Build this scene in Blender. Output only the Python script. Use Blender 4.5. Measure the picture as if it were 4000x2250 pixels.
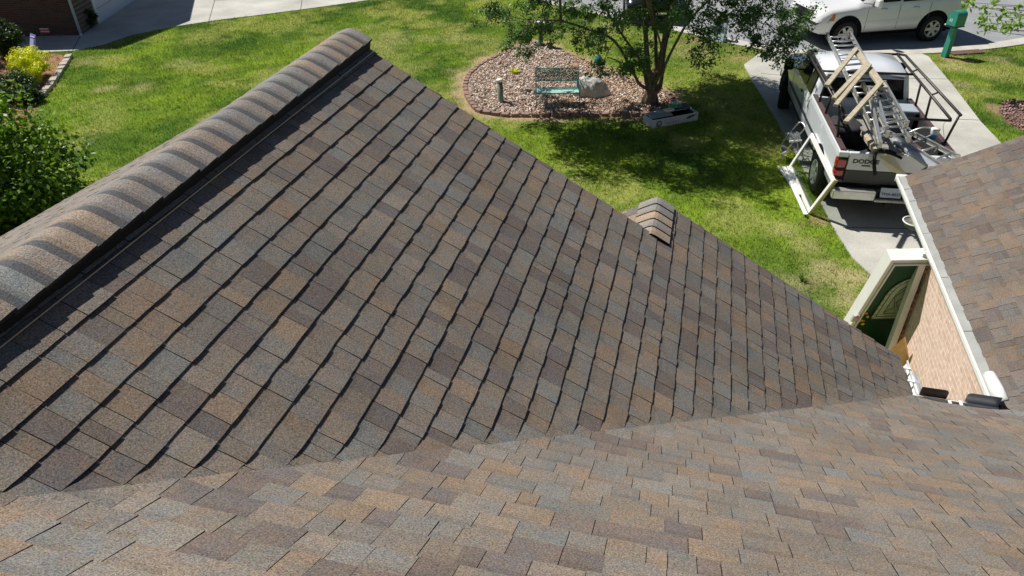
import bpy, bmesh, math, random
import numpy as np
from mathutils import Vector, Matrix
R = math.radians
for o in list(bpy.data.objects): bpy.data.objects.remove(o)
SC = bpy.context.scene
COL = SC.collection
random.seed(7); rng = np.random.default_rng(7)

# ------------------------------------------------------------------ camera
YAW, PITCH, ROLL, FPX, CAMH = -0.2533, 0.6056, 0.0125, 2832.4, 6.5
cy, sy, cp, sp, cr, sr = math.cos(YAW), math.sin(YAW), math.cos(PITCH), math.sin(PITCH), math.cos(ROLL), math.sin(ROLL)
FW = Vector((sy*cp, cy*cp, -sp)); RT0 = Vector((cy, -sy, 0)); DN0 = FW.cross(RT0)
RT = cr*RT0 + sr*DN0; DN = -sr*RT0 + cr*DN0
cam_d = bpy.data.cameras.new('camera'); cam = bpy.data.objects.new('camera', cam_d); COL.objects.link(cam)
m = Matrix.Identity(4)
for i in range(3):
    m[i][0] = RT[i]; m[i][1] = -DN[i]; m[i][2] = -FW[i]
m[0][3], m[1][3], m[2][3] = 0, 0, CAMH
cam.matrix_world = m
cam_d.sensor_width = 36; cam_d.lens = FPX/4000*36; cam_d.clip_start = 0.05; cam_d.clip_end = 800
SC.camera = cam
# ------------------------------------------------------------------ light
SUN = Vector((-0.66, 0.24, 1.0)).normalized()
el = math.asin(SUN.z); az = math.atan2(SUN.x, SUN.y)
w = bpy.data.worlds.new('World'); SC.world = w; w.use_nodes = True
nt = w.node_tree; bg = nt.nodes['Background']
sky = nt.nodes.new('ShaderNodeTexSky'); sky.sky_type = 'NISHITA'; sky.sun_disc = False
sky.sun_elevation = el; sky.sun_rotation = az; sky.air_density = 1.0; sky.dust_density = 0.6; sky.ozone_density = 2.6
nt.links.new(sky.outputs[0], bg.inputs[0]); bg.inputs[1].default_value = 0.043
sl = bpy.data.lights.new('sun', 'SUN'); sl.energy = 5.0; sl.angle = R(0.53); sl.color = (1.0, 0.95, 0.87)
so = bpy.data.objects.new('sun', sl); COL.objects.link(so)
so.rotation_euler = SUN.to_track_quat('Z', 'Y').to_euler(); so.location = (0, 0, 30)
SC.view_settings.view_transform = 'Standard'; SC.view_settings.look = 'None'
SC.view_settings.exposure = 0.19; SC.view_settings.gamma = 1
SC.render.engine = 'CYCLES'

# ------------------------------------------------------------------ helpers
def at(px, py, z=0.0):
    """point of the photograph (4000 x 2250) that lies at height z"""
    r = RT*(px-2000) + DN*(py-1125) + FW*FPX
    s = (z-CAMH)/r.z
    return Vector((r.x*s, r.y*s, z))
def on_y(px, py, y):
    r = RT*(px-2000) + DN*(py-1125) + FW*FPX
    s = y/r.y
    return Vector((r.x*s, y, r.z*s+CAMH))
def on_x(px, py, x):
    r = RT*(px-2000) + DN*(py-1125) + FW*FPX
    s = x/r.x
    return Vector((x, r.y*s, r.z*s+CAMH))

def tag(o, label=None, cat=None, group=None, kind=None):
    if label: o['label'] = label
    if cat: o['category'] = cat
    if group: o['group'] = group
    if kind: o['kind'] = kind
    return o
def empty(name, loc=(0, 0, 0), rz=0.0, label=None, cat=None, group=None):
    o = bpy.data.objects.new(name, None); COL.objects.link(o)
    o.location = loc; o.rotation_euler = (0, 0, rz); o.empty_display_size = 0.2
    return tag(o, label, cat, group)

def V3(a): return Vector(a)
class MB:
    def __init__(s): s.v = []; s.f = []; s.c = []; s.sm = []
    def add(s, vs, fs, col=None, smooth=False):
        b = len(s.v); s.v += [tuple(v) for v in vs]
        for f in fs:
            s.f.append([b+i for i in f]); s.c.append(col or (1, 1, 1)); s.sm.append(smooth)
        return s
    def box(s, a, b, col=None, M=None):
        x0, y0, z0 = a; x1, y1, z1 = b
        vs = [(x0,y0,z0),(x1,y0,z0),(x1,y1,z0),(x0,y1,z0),(x0,y0,z1),(x1,y0,z1),(x1,y1,z1),(x0,y1,z1)]
        if M is not None: vs = [M @ Vector(v) for v in vs]
        return s.add(vs, [(3,2,1,0),(4,5,6,7),(0,1,5,4),(1,2,6,5),(2,3,7,6),(3,0,4,7)], col)
    def bar(s, a, b, w, h, up=(0, 0, 1), col=None):
        a = Vector(a); b = Vector(b); d = (b-a).normalized(); u = Vector(up)
        sd = d.cross(u)
        if sd.length < 1e-4: sd = d.cross(Vector((1, 0, 0)))
        sd.normalize(); u = sd.cross(d).normalized()
        vs = []
        for p in (a, b):
            for (i, j) in ((-1,-1),(1,-1),(1,1),(-1,1)): vs.append(p + sd*(i*w/2) + u*(j*h/2))
        return s.add(vs, [(0,1,2,3),(7,6,5,4),(0,4,5,1),(1,5,6,2),(2,6,7,3),(3,7,4,0)], col)
    def tube(s, pts, r, n=8, col=None, cap=True, closed=False):
        pts = [Vector(p) for p in pts]; rs = r if isinstance(r, (list, tuple)) else [r]*len(pts)
        k = len(pts); b = len(s.v); prev = None; vs = []
        for i, p in enumerate(pts):
            if closed: d = pts[(i+1) % k]-pts[i-1]
            else: d = pts[min(i+1, k-1)]-pts[max(i-1, 0)]
            d.normalize()
            if prev is None:
                u = d.cross(Vector((0, 0, 1)))
                if u.length < 0.1: u = d.cross(Vector((1, 0, 0)))
            else: u = prev - d*prev.dot(d)
            u.normalize(); prev = u; q = d.cross(u)
            for j in range(n):
                a = 2*math.pi*j/n; vs.append(p + (u*math.cos(a)+q*math.sin(a))*rs[i])
        fs = []
        for i in range(k if closed else k-1):
            i2 = (i+1) % k
            for j in range(n): fs.append((i*n+j, i*n+(j+1) % n, i2*n+(j+1) % n, i2*n+j))
        if cap and not closed: fs += [tuple(range(n))[::-1], tuple((k-1)*n+j for j in range(n))]
        return s.add(vs, fs, col, True)
    def lathe(s, prof, c, axis=(0, 0, 1), n=24, col=None, smooth=True):
        ax = Vector(axis).normalized(); u = ax.orthogonal().normalized(); q = ax.cross(u); c = Vector(c); vs = []
        for (r, h) in prof:
            for j in range(n):
                a = 2*math.pi*j/n; vs.append(c + ax*h + (u*math.cos(a)+q*math.sin(a))*r)
        fs = []
        for i in range(len(prof)-1):
            for j in range(n): fs.append((i*n+j, i*n+(j+1) % n, (i+1)*n+(j+1) % n, (i+1)*n+j))
        return s.add(vs, fs, col, smooth)
    def loft(s, rings, closed=True, cap=True, col=None, smooth=True):
        n = len(rings[0]); vs = [p for r in rings for p in r]; fs = []
        for i in range(len(rings)-1):
            for j in range(n if closed else n-1): fs.append((i*n+j, i*n+(j+1) % n, (i+1)*n+(j+1) % n, (i+1)*n+j))
        if cap: fs += [tuple(range(n))[::-1], tuple((len(rings)-1)*n+j for j in range(n))]
        return s.add(vs, fs, col, smooth)
    def prism(s, poly, z0, z1, col=None):
        n = len(poly); vs = [(p[0], p[1], z0) for p in poly]+[(p[0], p[1], z1) for p in poly]
        fs = [tuple(range(n))[::-1], tuple(range(n, 2*n))]+[(i, (i+1) % n, n+(i+1) % n, n+i) for i in range(n)]
        return s.add(vs, fs, col)
    def extr(s, poly, d, col=None):
        """extrude a 3D polygon by vector d"""
        d = Vector(d); n = len(poly); vs = [Vector(p) for p in poly]+[Vector(p)+d for p in poly]
        fs = [tuple(range(n))[::-1], tuple(range(n, 2*n))]+[(i, (i+1) % n, n+(i+1) % n, n+i) for i in range(n)]
        return s.add(vs, fs, col)
    def build(s, name, mat, parent=None, bevel=0.0, colors=False, weld=False, fix=False, seg=2):
        me = bpy.data.meshes.new(name)
        me.from_pydata([tuple(v) for v in s.v], [], s.f)
        if colors:
            ca = me.color_attributes.new('Col', 'FLOAT_COLOR', 'CORNER')
            cnt = np.array([len(f) for f in s.f]); arr = np.repeat(np.array(s.c, dtype=np.float32), cnt, axis=0)
            arr = np.concatenate([arr, np.ones((len(arr), 1), np.float32)], 1)
            ca.data.foreach_set('color', arr.ravel())
        me.polygons.foreach_set('use_smooth', s.sm)
        for mm in (mat if isinstance(mat, (list, tuple)) else [mat]): me.materials.append(mm)
        if weld or fix:
            bm = bmesh.new(); bm.from_mesh(me)
            if weld: bmesh.ops.remove_doubles(bm, verts=bm.verts, dist=1e-5)
            bmesh.ops.recalc_face_normals(bm, faces=bm.faces); bm.to_mesh(me); bm.free()
        me.update()
        o = bpy.data.objects.new(name, me); COL.objects.link(o)
        if parent is not None: o.parent = parent
        if bevel > 0:
            b = o.modifiers.new('bevel', 'BEVEL'); b.width = bevel; b.segments = seg; b.limit_method = 'ANGLE'; b.angle_limit = R(35)
        return o

# ------------------------------------------------------------------ materials
MATS = {}
def pm(name, col, rough=0.6, metal=0.0, var=0.0, vscale=8.0, bump=0.0, bscale=60.0, spec=0.5, trans=0.0, alpha=1.0, coat=0.0, emit=None, attr=False, col2=None, detail=4.0, speck=0.0, sscale=300.0, coord='Object', bdist=0.01):
    if name in MATS: return MATS[name]
    mt = bpy.data.materials.new(name); mt.use_nodes = True; t = mt.node_tree; b = t.nodes['Principled BSDF']; L = t.links.new
    b.inputs['Roughness'].default_value = rough; b.inputs['Metallic'].default_value = metal
    b.inputs['Specular IOR Level'].default_value = spec
    b.inputs['Coat Weight'].default_value = coat; b.inputs['Coat Roughness'].default_value = 0.05
    if trans: b.inputs['Transmission Weight'].default_value = trans
    if alpha < 1: b.inputs['Alpha'].default_value = alpha
    tc = t.nodes.new('ShaderNodeTexCoord')
    base = None
    if attr:
        a = t.nodes.new('ShaderNodeVertexColor'); a.layer_name = 'Col'; base = a.outputs[0]
        if col != (1, 1, 1):
            mx = t.nodes.new('ShaderNodeMix'); mx.data_type = 'RGBA'; mx.blend_type = 'MULTIPLY'; mx.inputs[0].default_value = 1
            L(base, mx.inputs[6]); mx.inputs[7].default_value = (*col, 1); base = mx.outputs[2]
    def noise(sc, det=4.0, rg=0.6):
        n = t.nodes.new('ShaderNodeTexNoise'); n.inputs['Scale'].default_value = sc; n.inputs['Detail'].default_value = det; n.inputs['Roughness'].default_value = rg
        L(tc.outputs[coord], n.inputs['Vector']); return n
    if var > 0 or col2 is not None:
        n = noise(vscale, detail); mp = t.nodes.new('ShaderNodeMapRange'); mp.inputs['From Min'].default_value = 0.32; mp.inputs['From Max'].default_value = 0.68
        L(n.outputs['Fac'], mp.inputs['Value'])
        mx = t.nodes.new('ShaderNodeMix'); mx.data_type = 'RGBA'
        L(mp.outputs[0], mx.inputs[0])
        if base is None:
            c2 = col2 or tuple(min(1, c*(1+var)) for c in col)
            mx.inputs[6].default_value = (*[c*(1-var) for c in col], 1) if col2 is None else (*col, 1)
            mx.inputs[7].default_value = (*c2, 1); base = mx.outputs[2]
        else:
            mx.blend_type = 'MULTIPLY'; mx.inputs[0].default_value = 1
            mp.inputs['To Min'].default_value = 1-var; mp.inputs['To Max'].default_value = 1+var
            L(base, mx.inputs[6]); L(mp.outputs[0], mx.inputs[7]); t.links.remove(mx.inputs[0].links[0]) if mx.inputs[0].links else None
            mx.inputs[0].default_value = 1; base = mx.outputs[2]
    if speck > 0:
        n = noise(sscale, 2.0, 0.7); mp = t.nodes.new('ShaderNodeMapRange'); mp.inputs['From Min'].default_value = 0.3; mp.inputs['From Max'].default_value = 0.7
        mp.inputs['To Min'].default_value = 1-speck; mp.inputs['To Max'].default_value = 1+speck
        L(n.outputs['Fac'], mp.inputs['Value'])
        mx = t.nodes.new('ShaderNodeMix'); mx.data_type = 'RGBA'; mx.blend_type = 'MULTIPLY'; mx.inputs[0].default_value = 1
        if base is None: mx.inputs[6].default_value = (*col, 1)
        else: L(base, mx.inputs[6])
        L(mp.outputs[0], mx.inputs[7]); base = mx.outputs[2]
    if base is None: b.inputs['Base Color'].default_value = (*col, 1)
    else: L(base, b.inputs['Base Color'])
    if bump > 0:
        n = noise(bscale, 3.0); bp = t.nodes.new('ShaderNodeBump'); bp.inputs['Strength'].default_value = bump; bp.inputs['Distance'].default_value = bdist
        L(n.outputs['Fac'], bp.inputs['Height']); L(bp.outputs[0], b.inputs['Normal'])
    if emit: b.inputs['Emission Color'].default_value = (*emit, 1); b.inputs['Emission Strength'].default_value = 1
    mt.diffuse_color = (*col, 1); MATS[name] = mt
    return mt

def shingle_mat():
    mt = bpy.data.materials.new('asphalt_shingle'); mt.use_nodes = True; t = mt.node_tree; b = t.nodes['Principled BSDF']; L = t.links.new
    b.inputs['Roughness'].default_value = 0.85; b.inputs['Specular IOR Level'].default_value = 0.35
    a = t.nodes.new('ShaderNodeVertexColor'); a.layer_name = 'Col'
    tc = t.nodes.new('ShaderNodeTexCoord')
    def noise(sc, det, rg=0.6):
        n = t.nodes.new('ShaderNodeTexNoise'); n.inputs['Scale'].default_value = sc; n.inputs['Detail'].default_value = det; n.inputs['Roughness'].default_value = rg
        L(tc.outputs['Object'], n.inputs['Vector']); return n
    def rng_(sock, a0, a1, b0, b1):
        mp = t.nodes.new('ShaderNodeMapRange'); mp.inputs[1].default_value = a0; mp.inputs[2].default_value = a1; mp.inputs[3].default_value = b0; mp.inputs[4].default_value = b1
        L(sock, mp.inputs[0]); return mp.outputs[0]
    def mul(x, y):
        mx = t.nodes.new('ShaderNodeMix'); mx.data_type = 'RGBA'; mx.blend_type = 'MULTIPLY'; mx.inputs[0].default_value = 1; L(x, mx.inputs[6]); L(y, mx.inputs[7]); return mx.outputs[2]
    g = noise(150, 3.0, 0.8)            # granules
    g2 = noise(420, 1.0, 0.6)
    base = mul(a.outputs[0], rng_(g.outputs['Fac'], 0.3, 0.7, 0.25, 1.75))
    base = mul(base, rng_(g2.outputs['Fac'], 0.3, 0.7, 0.75, 1.25))
    # colour granules : some orange, some blue-grey
    cl = noise(95, 2.0); mx = t.nodes.new('ShaderNodeMix'); mx.data_type = 'RGBA'; mx.blend_type = 'MULTIPLY'
    L(cl.outputs['Color'], mx.inputs[7]); sc = t.nodes.new('ShaderNodeMix'); sc.data_type = 'RGBA'; sc.inputs[0].default_value = 0.42
    sc.inputs[6].default_value = (1, 1, 1, 1); L(cl.outputs['Color'], sc.inputs[7])
    br = t.nodes.new('ShaderNodeBrightContrast'); L(sc.outputs[2], br.inputs[0]); br.inputs[1].default_value = 0.2
    base = mul(base, br.outputs[0])
    bl = noise(7.5, 3, .55); bm_ = t.nodes.new('ShaderNodeMix'); bm_.data_type = 'RGBA'; L(rng_(bl.outputs['Fac'], .42, .62, 0, 1), bm_.inputs[0])
    bm_.inputs[6].default_value = (1.07, 1.0, .91, 1); bm_.inputs[7].default_value = (.93, .98, 1.02, 1); base = mul(base, bm_.outputs[2])
    big = noise(1.3, 4); base = mul(base, rng_(big.outputs['Fac'], 0.3, 0.7, 0.86, 1.14))
    L(base, b.inputs['Base Color'])
    bp = t.nodes.new('ShaderNodeBump'); bp.inputs['Strength'].default_value = 0.75; bp.inputs['Distance'].default_value = 0.004
    L(g.outputs['Fac'], bp.inputs['Height']); L(bp.outputs[0], b.inputs['Normal'])
    return mt
M_SH = shingle_mat()
M_WHITE = pm('white_paint', (0.78, 0.78, 0.76), 0.4, var=0.04, vscale=5)
M_WALUM = pm('white_aluminium', (0.8, 0.81, 0.8), 0.32, var=0.05, vscale=9)
M_GUARD = pm('gutter_guard_grey', (0.42, 0.43, 0.41), 0.5, 0.3, var=0.12, vscale=6)
M_BLACK = pm('black_plastic', (0.008, 0.008, 0.009), 0.6, spec=0.3)
M_DARK = pm('dark_void', (0.006, 0.006, 0.007), 0.9, spec=0.1)
M_STEEL = pm('galvanised_edge', (0.45, 0.44, 0.42), 0.35, 0.8)
M_CONC = pm('concrete', (0.355, 0.35, 0.315), 0.9, col2=(0.535, 0.53, 0.485), vscale=.8, speck=0.13, sscale=38, bump=0.25, bscale=90, detail=8)
M_CURB = pm('kerb_concrete', (0.42, 0.40, 0.36), 0.9, col2=(0.54, 0.52, 0.48), vscale=2.5, speck=0.08, sscale=60, bump=0.2, bscale=80)
M_ASPH = pm('street_asphalt', (0.235, 0.245, 0.26), 0.92, col2=(0.30, 0.31, 0.325), vscale=0.9, speck=0.28, sscale=55, bump=0.5, bscale=150, detail=6)
M_ALUM = pm('ladder_aluminium', (0.62, 0.62, 0.60), 0.32, 0.75, var=0.12, vscale=14)
M_WOOD = pm('sawn_timber', (0.36, 0.31, 0.22), 0.75, col2=(0.52, 0.46, 0.34), vscale=12, speck=0.08, sscale=80)
M_WOODG = pm('weathered_plank', (0.20, 0.19, 0.17), 0.8, col2=(0.30, 0.28, 0.25), vscale=9)
M_RUB = pm('tyre_rubber', (0.016, 0.016, 0.017), 0.8, spec=0.3, bump=0.4, bscale=60)
M_CHROME = pm('chrome', (0.72, 0.73, 0.74), 0.16, 0.95, var=0.1, vscale=7)
M_GLASS = pm('vehicle_glass', (0.008, 0.010, 0.012), 0.12, spec=0.22)
M_TRUCK = pm('truck_white_paint', (0.70, 0.74, 0.79), 0.28, coat=0.8, var=0.05, vscale=2.2, spec=0.5)  # bluish tint in the white stands in for the sky reflection
M_SUV = pm('suv_white_paint', (0.72, 0.73, 0.74), 0.22, coat=0.9, var=0.02, vscale=2)
M_RED = pm('red_lens', (0.42, 0.008, 0.012), 0.12, coat=0.8)
M_GREEN = pm('green_mailbox', (0.030, 0.27, 0.20), 0.45, var=0.08, vscale=7, coat=0.15)
M_TEAL = pm('teal_metal', (0.06, 0.34, 0.33), 0.42, var=0.15, vscale=20)
M_BRACK = pm('rack_steel', (0.055, 0.05, 0.046), 0.45, 0.5, var=0.25, vscale=12)
M_BARK = pm('bark', (0.10, 0.075, 0.055), 0.85, col2=(0.24, 0.19, 0.145), vscale=9, bump=0.6, bscale=30)
M_MAP = pm('maple_bark', (0.09, 0.075, 0.06), 0.9, var=0.3, bump=0.6, bscale=25)
M_SOIL = pm('ground_colour', (1, 1, 1), 0.95, attr=True, spec=0.1, var=0.16, vscale=11, speck=0.25, sscale=38, bump=0.9, bscale=34, bdist=0.04)
M_CHIP = pm('mulch_chips', (1, 1, 1), 0.85, attr=True, spec=0.2)
M_PAVER = pm('edging_paver', (0.27, 0.17, 0.14), 0.9, var=0.25, vscale=5, speck=0.15, sscale=60, bump=0.4, bscale=50)
M_ROCK = pm('boulder_stone', (0.36, 0.36, 0.35), 0.85, col2=(0.60, 0.595, 0.575), vscale=3.5, speck=0.12, sscale=30, bump=0.8, bscale=12, detail=8, bdist=0.03)
M_TANKGR = pm('pipe_green', (0.21, 0.24, 0.19), 0.5, var=0.1)

def leaf_mat(name, c1, c2, rough=0.42):
    mt = bpy.data.materials.new(name); mt.use_nodes = True; t = mt.node_tree; b = t.nodes['Principled BSDF']; L = t.links.new
    a = t.nodes.new('ShaderNodeVertexColor'); a.layer_name = 'Col'
    mx = t.nodes.new('ShaderNodeMix'); mx.data_type = 'RGBA'; L(a.outputs[0], mx.inputs[0]); mx.inputs[6].default_value = (*c1, 1); mx.inputs[7].default_value = (*c2, 1)
    L(mx.outputs[2], b.inputs['Base Color']); b.inputs['Roughness'].default_value = rough; b.inputs['Specular IOR Level'].default_value = 0.4
    tr = t.nodes.new('ShaderNodeBsdfTranslucent'); hs = t.nodes.new('ShaderNodeMix'); hs.data_type = 'RGBA'; hs.blend_type = 'MULTIPLY'; hs.inputs[0].default_value = 1
    L(mx.outputs[2], hs.inputs[6]); hs.inputs[7].default_value = (1.3, 1.5, 0.5, 1); L(hs.outputs[2], tr.inputs[0])
    ms = t.nodes.new('ShaderNodeMixShader'); ms.inputs[0].default_value = 0.28
    out = t.nodes['Material Output']; L(b.outputs[0], ms.inputs[1]); L(tr.outputs[0], ms.inputs[2]); L(ms.outputs[0], out.inputs[0])
    return mt
M_LEAF = leaf_mat('myrtle_leaf', (0.022, 0.060, 0.018), (0.13, 0.235, 0.075))
M_MLEAF = leaf_mat('maple_leaf', (0.13, 0.26, 0.02), (0.30, 0.46, 0.05))
M_BUSH = leaf_mat('bush_leaf', (0.020, 0.070, 0.010), (0.22, 0.36, 0.03))
M_YEL = leaf_mat('gold_leaf', (0.50, 0.52, 0.012), (0.80, 0.78, 0.03))
M_DSH = leaf_mat('dark_shrub_leaf', (0.012, 0.035, 0.010), (0.05, 0.10, 0.02))
M_GRASS = leaf_mat('grass_blade', (0, 0, 0), (1, 1, 1), 0.6)
# grass takes its colour straight from the blade
_t = M_GRASS.node_tree
for n_ in _t.nodes:
    if n_.type == 'MIX' and n_.blend_type == 'MIX':
        for l_ in list(_t.links):
            if l_.to_node == n_ and l_.to_socket == n_.inputs[0]: _t.links.remove(l_)
        a_ = [q for q in _t.nodes if q.type == 'VERTEX_COLOR'][0]
        n_.inputs[0].default_value = 1; _t.links.new(a_.outputs[0], n_.inputs[7])

def brick_mat(name, c1, c2, mortar, axis='yz', bw=0.2, rh=0.067):
    mt = bpy.data.materials.new(name); mt.use_nodes = True; t = mt.node_tree; b = t.nodes['Principled BSDF']; L = t.links.new
    tc = t.nodes.new('ShaderNodeTexCoord'); sx = t.nodes.new('ShaderNodeSeparateXYZ'); cb = t.nodes.new('ShaderNodeCombineXYZ')
    L(tc.outputs['Object'], sx.inputs[0])
    i = 'xyz'.index(axis[0]); L(sx.outputs[i], cb.inputs[0]); L(sx.outputs[2], cb.inputs[1])
    bk = t.nodes.new('ShaderNodeTexBrick'); L(cb.outputs[0], bk.inputs['Vector'])
    bk.inputs['Color1'].default_value = (*c1, 1); bk.inputs['Color2'].default_value = (*c2, 1); bk.inputs['Mortar'].default_value = (*mortar, 1)
    bk.inputs['Scale'].default_value = 1; bk.inputs['Brick Width'].default_value = bw; bk.inputs['Row Height'].default_value = rh; bk.inputs['Mortar Size'].default_value = 0.006; bk.inputs['Bias'].default_value = -0.1
    n = t.nodes.new('ShaderNodeTexNoise'); n.inputs['Scale'].default_value = 22; n.inputs['Detail'].default_value = 5; L(tc.outputs['Object'], n.inputs['Vector'])
    mp = t.nodes.new('ShaderNodeMapRange'); L(n.outputs['Fac'], mp.inputs[0]); mp.inputs[1].default_value = .3; mp.inputs[2].default_value = .7; mp.inputs[3].default_value = .8; mp.inputs[4].default_value = 1.18
    mx = t.nodes.new('ShaderNodeMix'); mx.data_type = 'RGBA'; mx.blend_type = 'MULTIPLY'; mx.inputs[0].default_value = 1; L(bk.outputs['Color'], mx.inputs[6]); L(mp.outputs[0], mx.inputs[7])
    L(mx.outputs[2], b.inputs['Base Color']); b.inputs['Roughness'].default_value = 0.9
    bp = t.nodes.new('ShaderNodeBump'); bp.inputs['Strength'].default_value = 0.8; bp.inputs['Distance'].default_value = 0.008; bp.invert = True
    L(bk.outputs['Fac'], bp.inputs['Height']); L(bp.outputs[0], b.inputs['Normal'])
    return mt
M_BRX = brick_mat('pink_brick_side', (0.62, 0.43, 0.35), (0.70, 0.52, 0.44), (0.78, 0.69, 0.60), 'yz')
M_BRY = brick_mat('pink_brick_front', (0.62, 0.43, 0.35), (0.70, 0.52, 0.44), (0.78, 0.69, 0.60), 'xz')
M_BRN = brick_mat('dark_brick', (0.09, 0.045, 0.035), (0.14, 0.07, 0.05), (0.16, 0.14, 0.12), 'xz')

# ------------------------------------------------------------------ value noise for colours
class VN:
    def __init__(s, seed): s.t = np.random.default_rng(seed).random((256, 256))
    def __call__(s, x, y, sc):
        x = np.asarray(x, float)*sc+1000; y = np.asarray(y, float)*sc+1000
        xi = np.floor(x).astype(int); yi = np.floor(y).astype(int); fx = x-xi; fy = y-yi
        fx = fx*fx*(3-2*fx); fy = fy*fy*(3-2*fy); g = lambda a, b: s.t[a % 256, b % 256]
        return (g(xi, yi)*(1-fx)+g(xi+1, yi)*fx)*(1-fy)+(g(xi, yi+1)*(1-fx)+g(xi+1, yi+1)*fx)*fy
VNS = [VN(i) for i in range(6)]
def fbm(x, y, sc, i=0, o=4):
    r = 0; a = 1; tt = 0
    for k in range(o): r = r+a*VNS[(i+k) % 6](x, y, sc*2**k); tt += a; a *= .55
    return r/tt
def inside(x, y, poly):
    x = np.asarray(x); y = np.asarray(y); c = np.zeros(x.shape, bool); n = len(poly); j = n-1
    for i in range(n):
        xi, yi = poly[i][:2]; xj, yj = poly[j][:2]
        cond = ((yi > y) != (yj > y)) & (x < (xj-xi)*(y-yi)/(yj-yi+1e-12)+xi); c ^= cond; j = i
    return c
def seg_dist(x, y, pl):
    d = np.full(np.shape(x), 1e9)
    for a, b in zip(pl[:-1], pl[1:]):
        ax, ay = a[:2]; bx, by = b[:2]; dx, dy = bx-ax, by-ay
        t = np.clip(((x-ax)*dx+(y-ay)*dy)/(dx*dx+dy*dy+1e-9), 0, 1); d = np.minimum(d, np.hypot(x-ax-t*dx, y-ay-t*dy))
    return d
def spline(pts, k=6, closed=False):
    out = []; n = len(pts)
    for i in range(n if closed else n-1):
        p = [Vector(pts[(i+j) % n]) if closed else Vector(pts[min(max(i+j, 0), n-1)]) for j in (-1, 0, 1, 2)]
        for s in range(k):
            t = s/k; out.append(0.5*((2*p[1])+(p[2]-p[0])*t+(2*p[0]-5*p[1]+4*p[2]-p[3])*t*t+(3*p[1]-p[0]-3*p[2]+p[3])*t**3))
    if not closed: out.append(Vector(pts[-1]))
    return out

# ================================================================== THE SETTING
curb = spline([(-14.0, 31.5, 0), (-9.0, 29.0, 0), (-4.9, 26.8, 0), (-2.3, 25.35, 0), (-0.1, 24.15, 0), (1.7, 23.1, 0), (3.7, 22.75, 0), (6.7, 23.75, 0), (8.6, 24.7, 0), (12.0, 27.0, 0), (20.0, 31.0, 0)], 5)
street_poly = [(p.x, p.y) for p in curb] + [(60, 60), (40, 120), (-60, 120), (-40, 46)]
dl = [tuple(at(*q)[:2]) for q in ((2965, 212), (2905, 255), (2945, 330), (3020, 450), (3100, 590), (3180, 745), (3262, 905), (3330, 1010), (3425, 1100))]
dr = [tuple(at(*q)[:2]) for q in ((3625, 222), (3725, 340), (3830, 478), (3955, 610))]
drive_poly = [(2.0, 22.9)] + dl + [(3.2, 9.0), (3.0, 4.9), (12.4, 4.9), (12.4, 9.9), (7.2, 11.5), (6.9, 14.5)] + dr[::-1] + [(6.2, 23.45), (3.7, 22.7)]
nd_e = [tuple(at(*q)[:2]) for q in ((290, 200), (400, 178), (520, 138), (680, 106), (850, 80), (1000, 62), (1200, 36), (1400, 8))]
nbdrive_poly = [(-22.5, 17.2), tuple(at(70, 212)[:2])] + nd_e + [(-9.5, 28.9), (-14.0, 31.4), (-24, 36), (-30, 30)]
bed_pts = [at(*q) for q in ((1862, 432), (1822, 372), (1822, 310), (1870, 258), (1960, 212), (2080, 168), (2190, 200), (2330, 262), (2440, 305), (2600, 360), (2630, 420), (2560, 450), (2440, 452), (2300, 453), (2150, 455), (2000, 455), (1910, 446))]
bed_loop = spline(bed_pts, 5, closed=True)
bed_poly = [(p.x, p.y) for p in bed_loop]
lbed_poly = [tuple(at(*q)[:2]) for q in ((280, 215), (215, 300), (150, 398))] + [(-14.3, 12.0), (-24, 11), (-24, 17.3), tuple(at(70, 208)[:2])]
rbed_poly = [tuple(at(*q)[:2]) for q in ((3920, 395), (3895, 430), (3930, 480), (4010, 520))] + [(9.5, 17.0), (10.2, 19.6), (8.6, 20.0)]

# --- ground sheet with lawn colours
PATCH = [(160, 345, 55, 'tan', .9), (415, 350, 55, 'tan', .85), (540, 350, 70, 'tan', .4), (700, 250, 60, 'tan', .35), (560, 340, 60, 'tan', .5), (330, 235, 70, 'tan', .5),
         (3330, 1080, 60, 'tan', .8), (3230, 1060, 110, 'tan', .75), (3160, 960, 80, 'tan', .55), (3100, 1100, 120, 'tan', .5), (3300, 1180, 90, 'tan', .7), (3060, 900, 70, 'tan', .5),
         (3200, 860, 40, 'soil', .7), (2720, 165, 60, 'soil', .6), (2900, 230, 60, 'soil', .6), (2400, 110, 80, 'tan', .5), (2700, 200, 80, 'tan', .6), (2560, 150, 60, 'tan', .5), (1500, 180, 120, 'tan', .25),
         (3700, 228, 40, 'soil', .9), (3760, 235, 50, 'soil', .7), (3730, 260, 55, 'tan', .7), (3770, 330, 60, 'tan', .5), (3900, 440, 45, 'soil', .95), (3880, 420, 40, 'soil', .8), (3900, 300, 60, 'tan', .35),
         (1550, 150, 110, 'tan', .35), (1300, 150, 90, 'tan', .35), (1750, 150, 80, 'tan', .35), (1780, 280, 50, 'tan', .4), (3900, 235, 60, 'tan', .5)]
PW = []
for (px, py, r, kd, s) in PATCH:
    c = at(px, py); e = at(px+r, py); PW.append((c.x, c.y, (e-c).length, kd, s))
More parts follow.
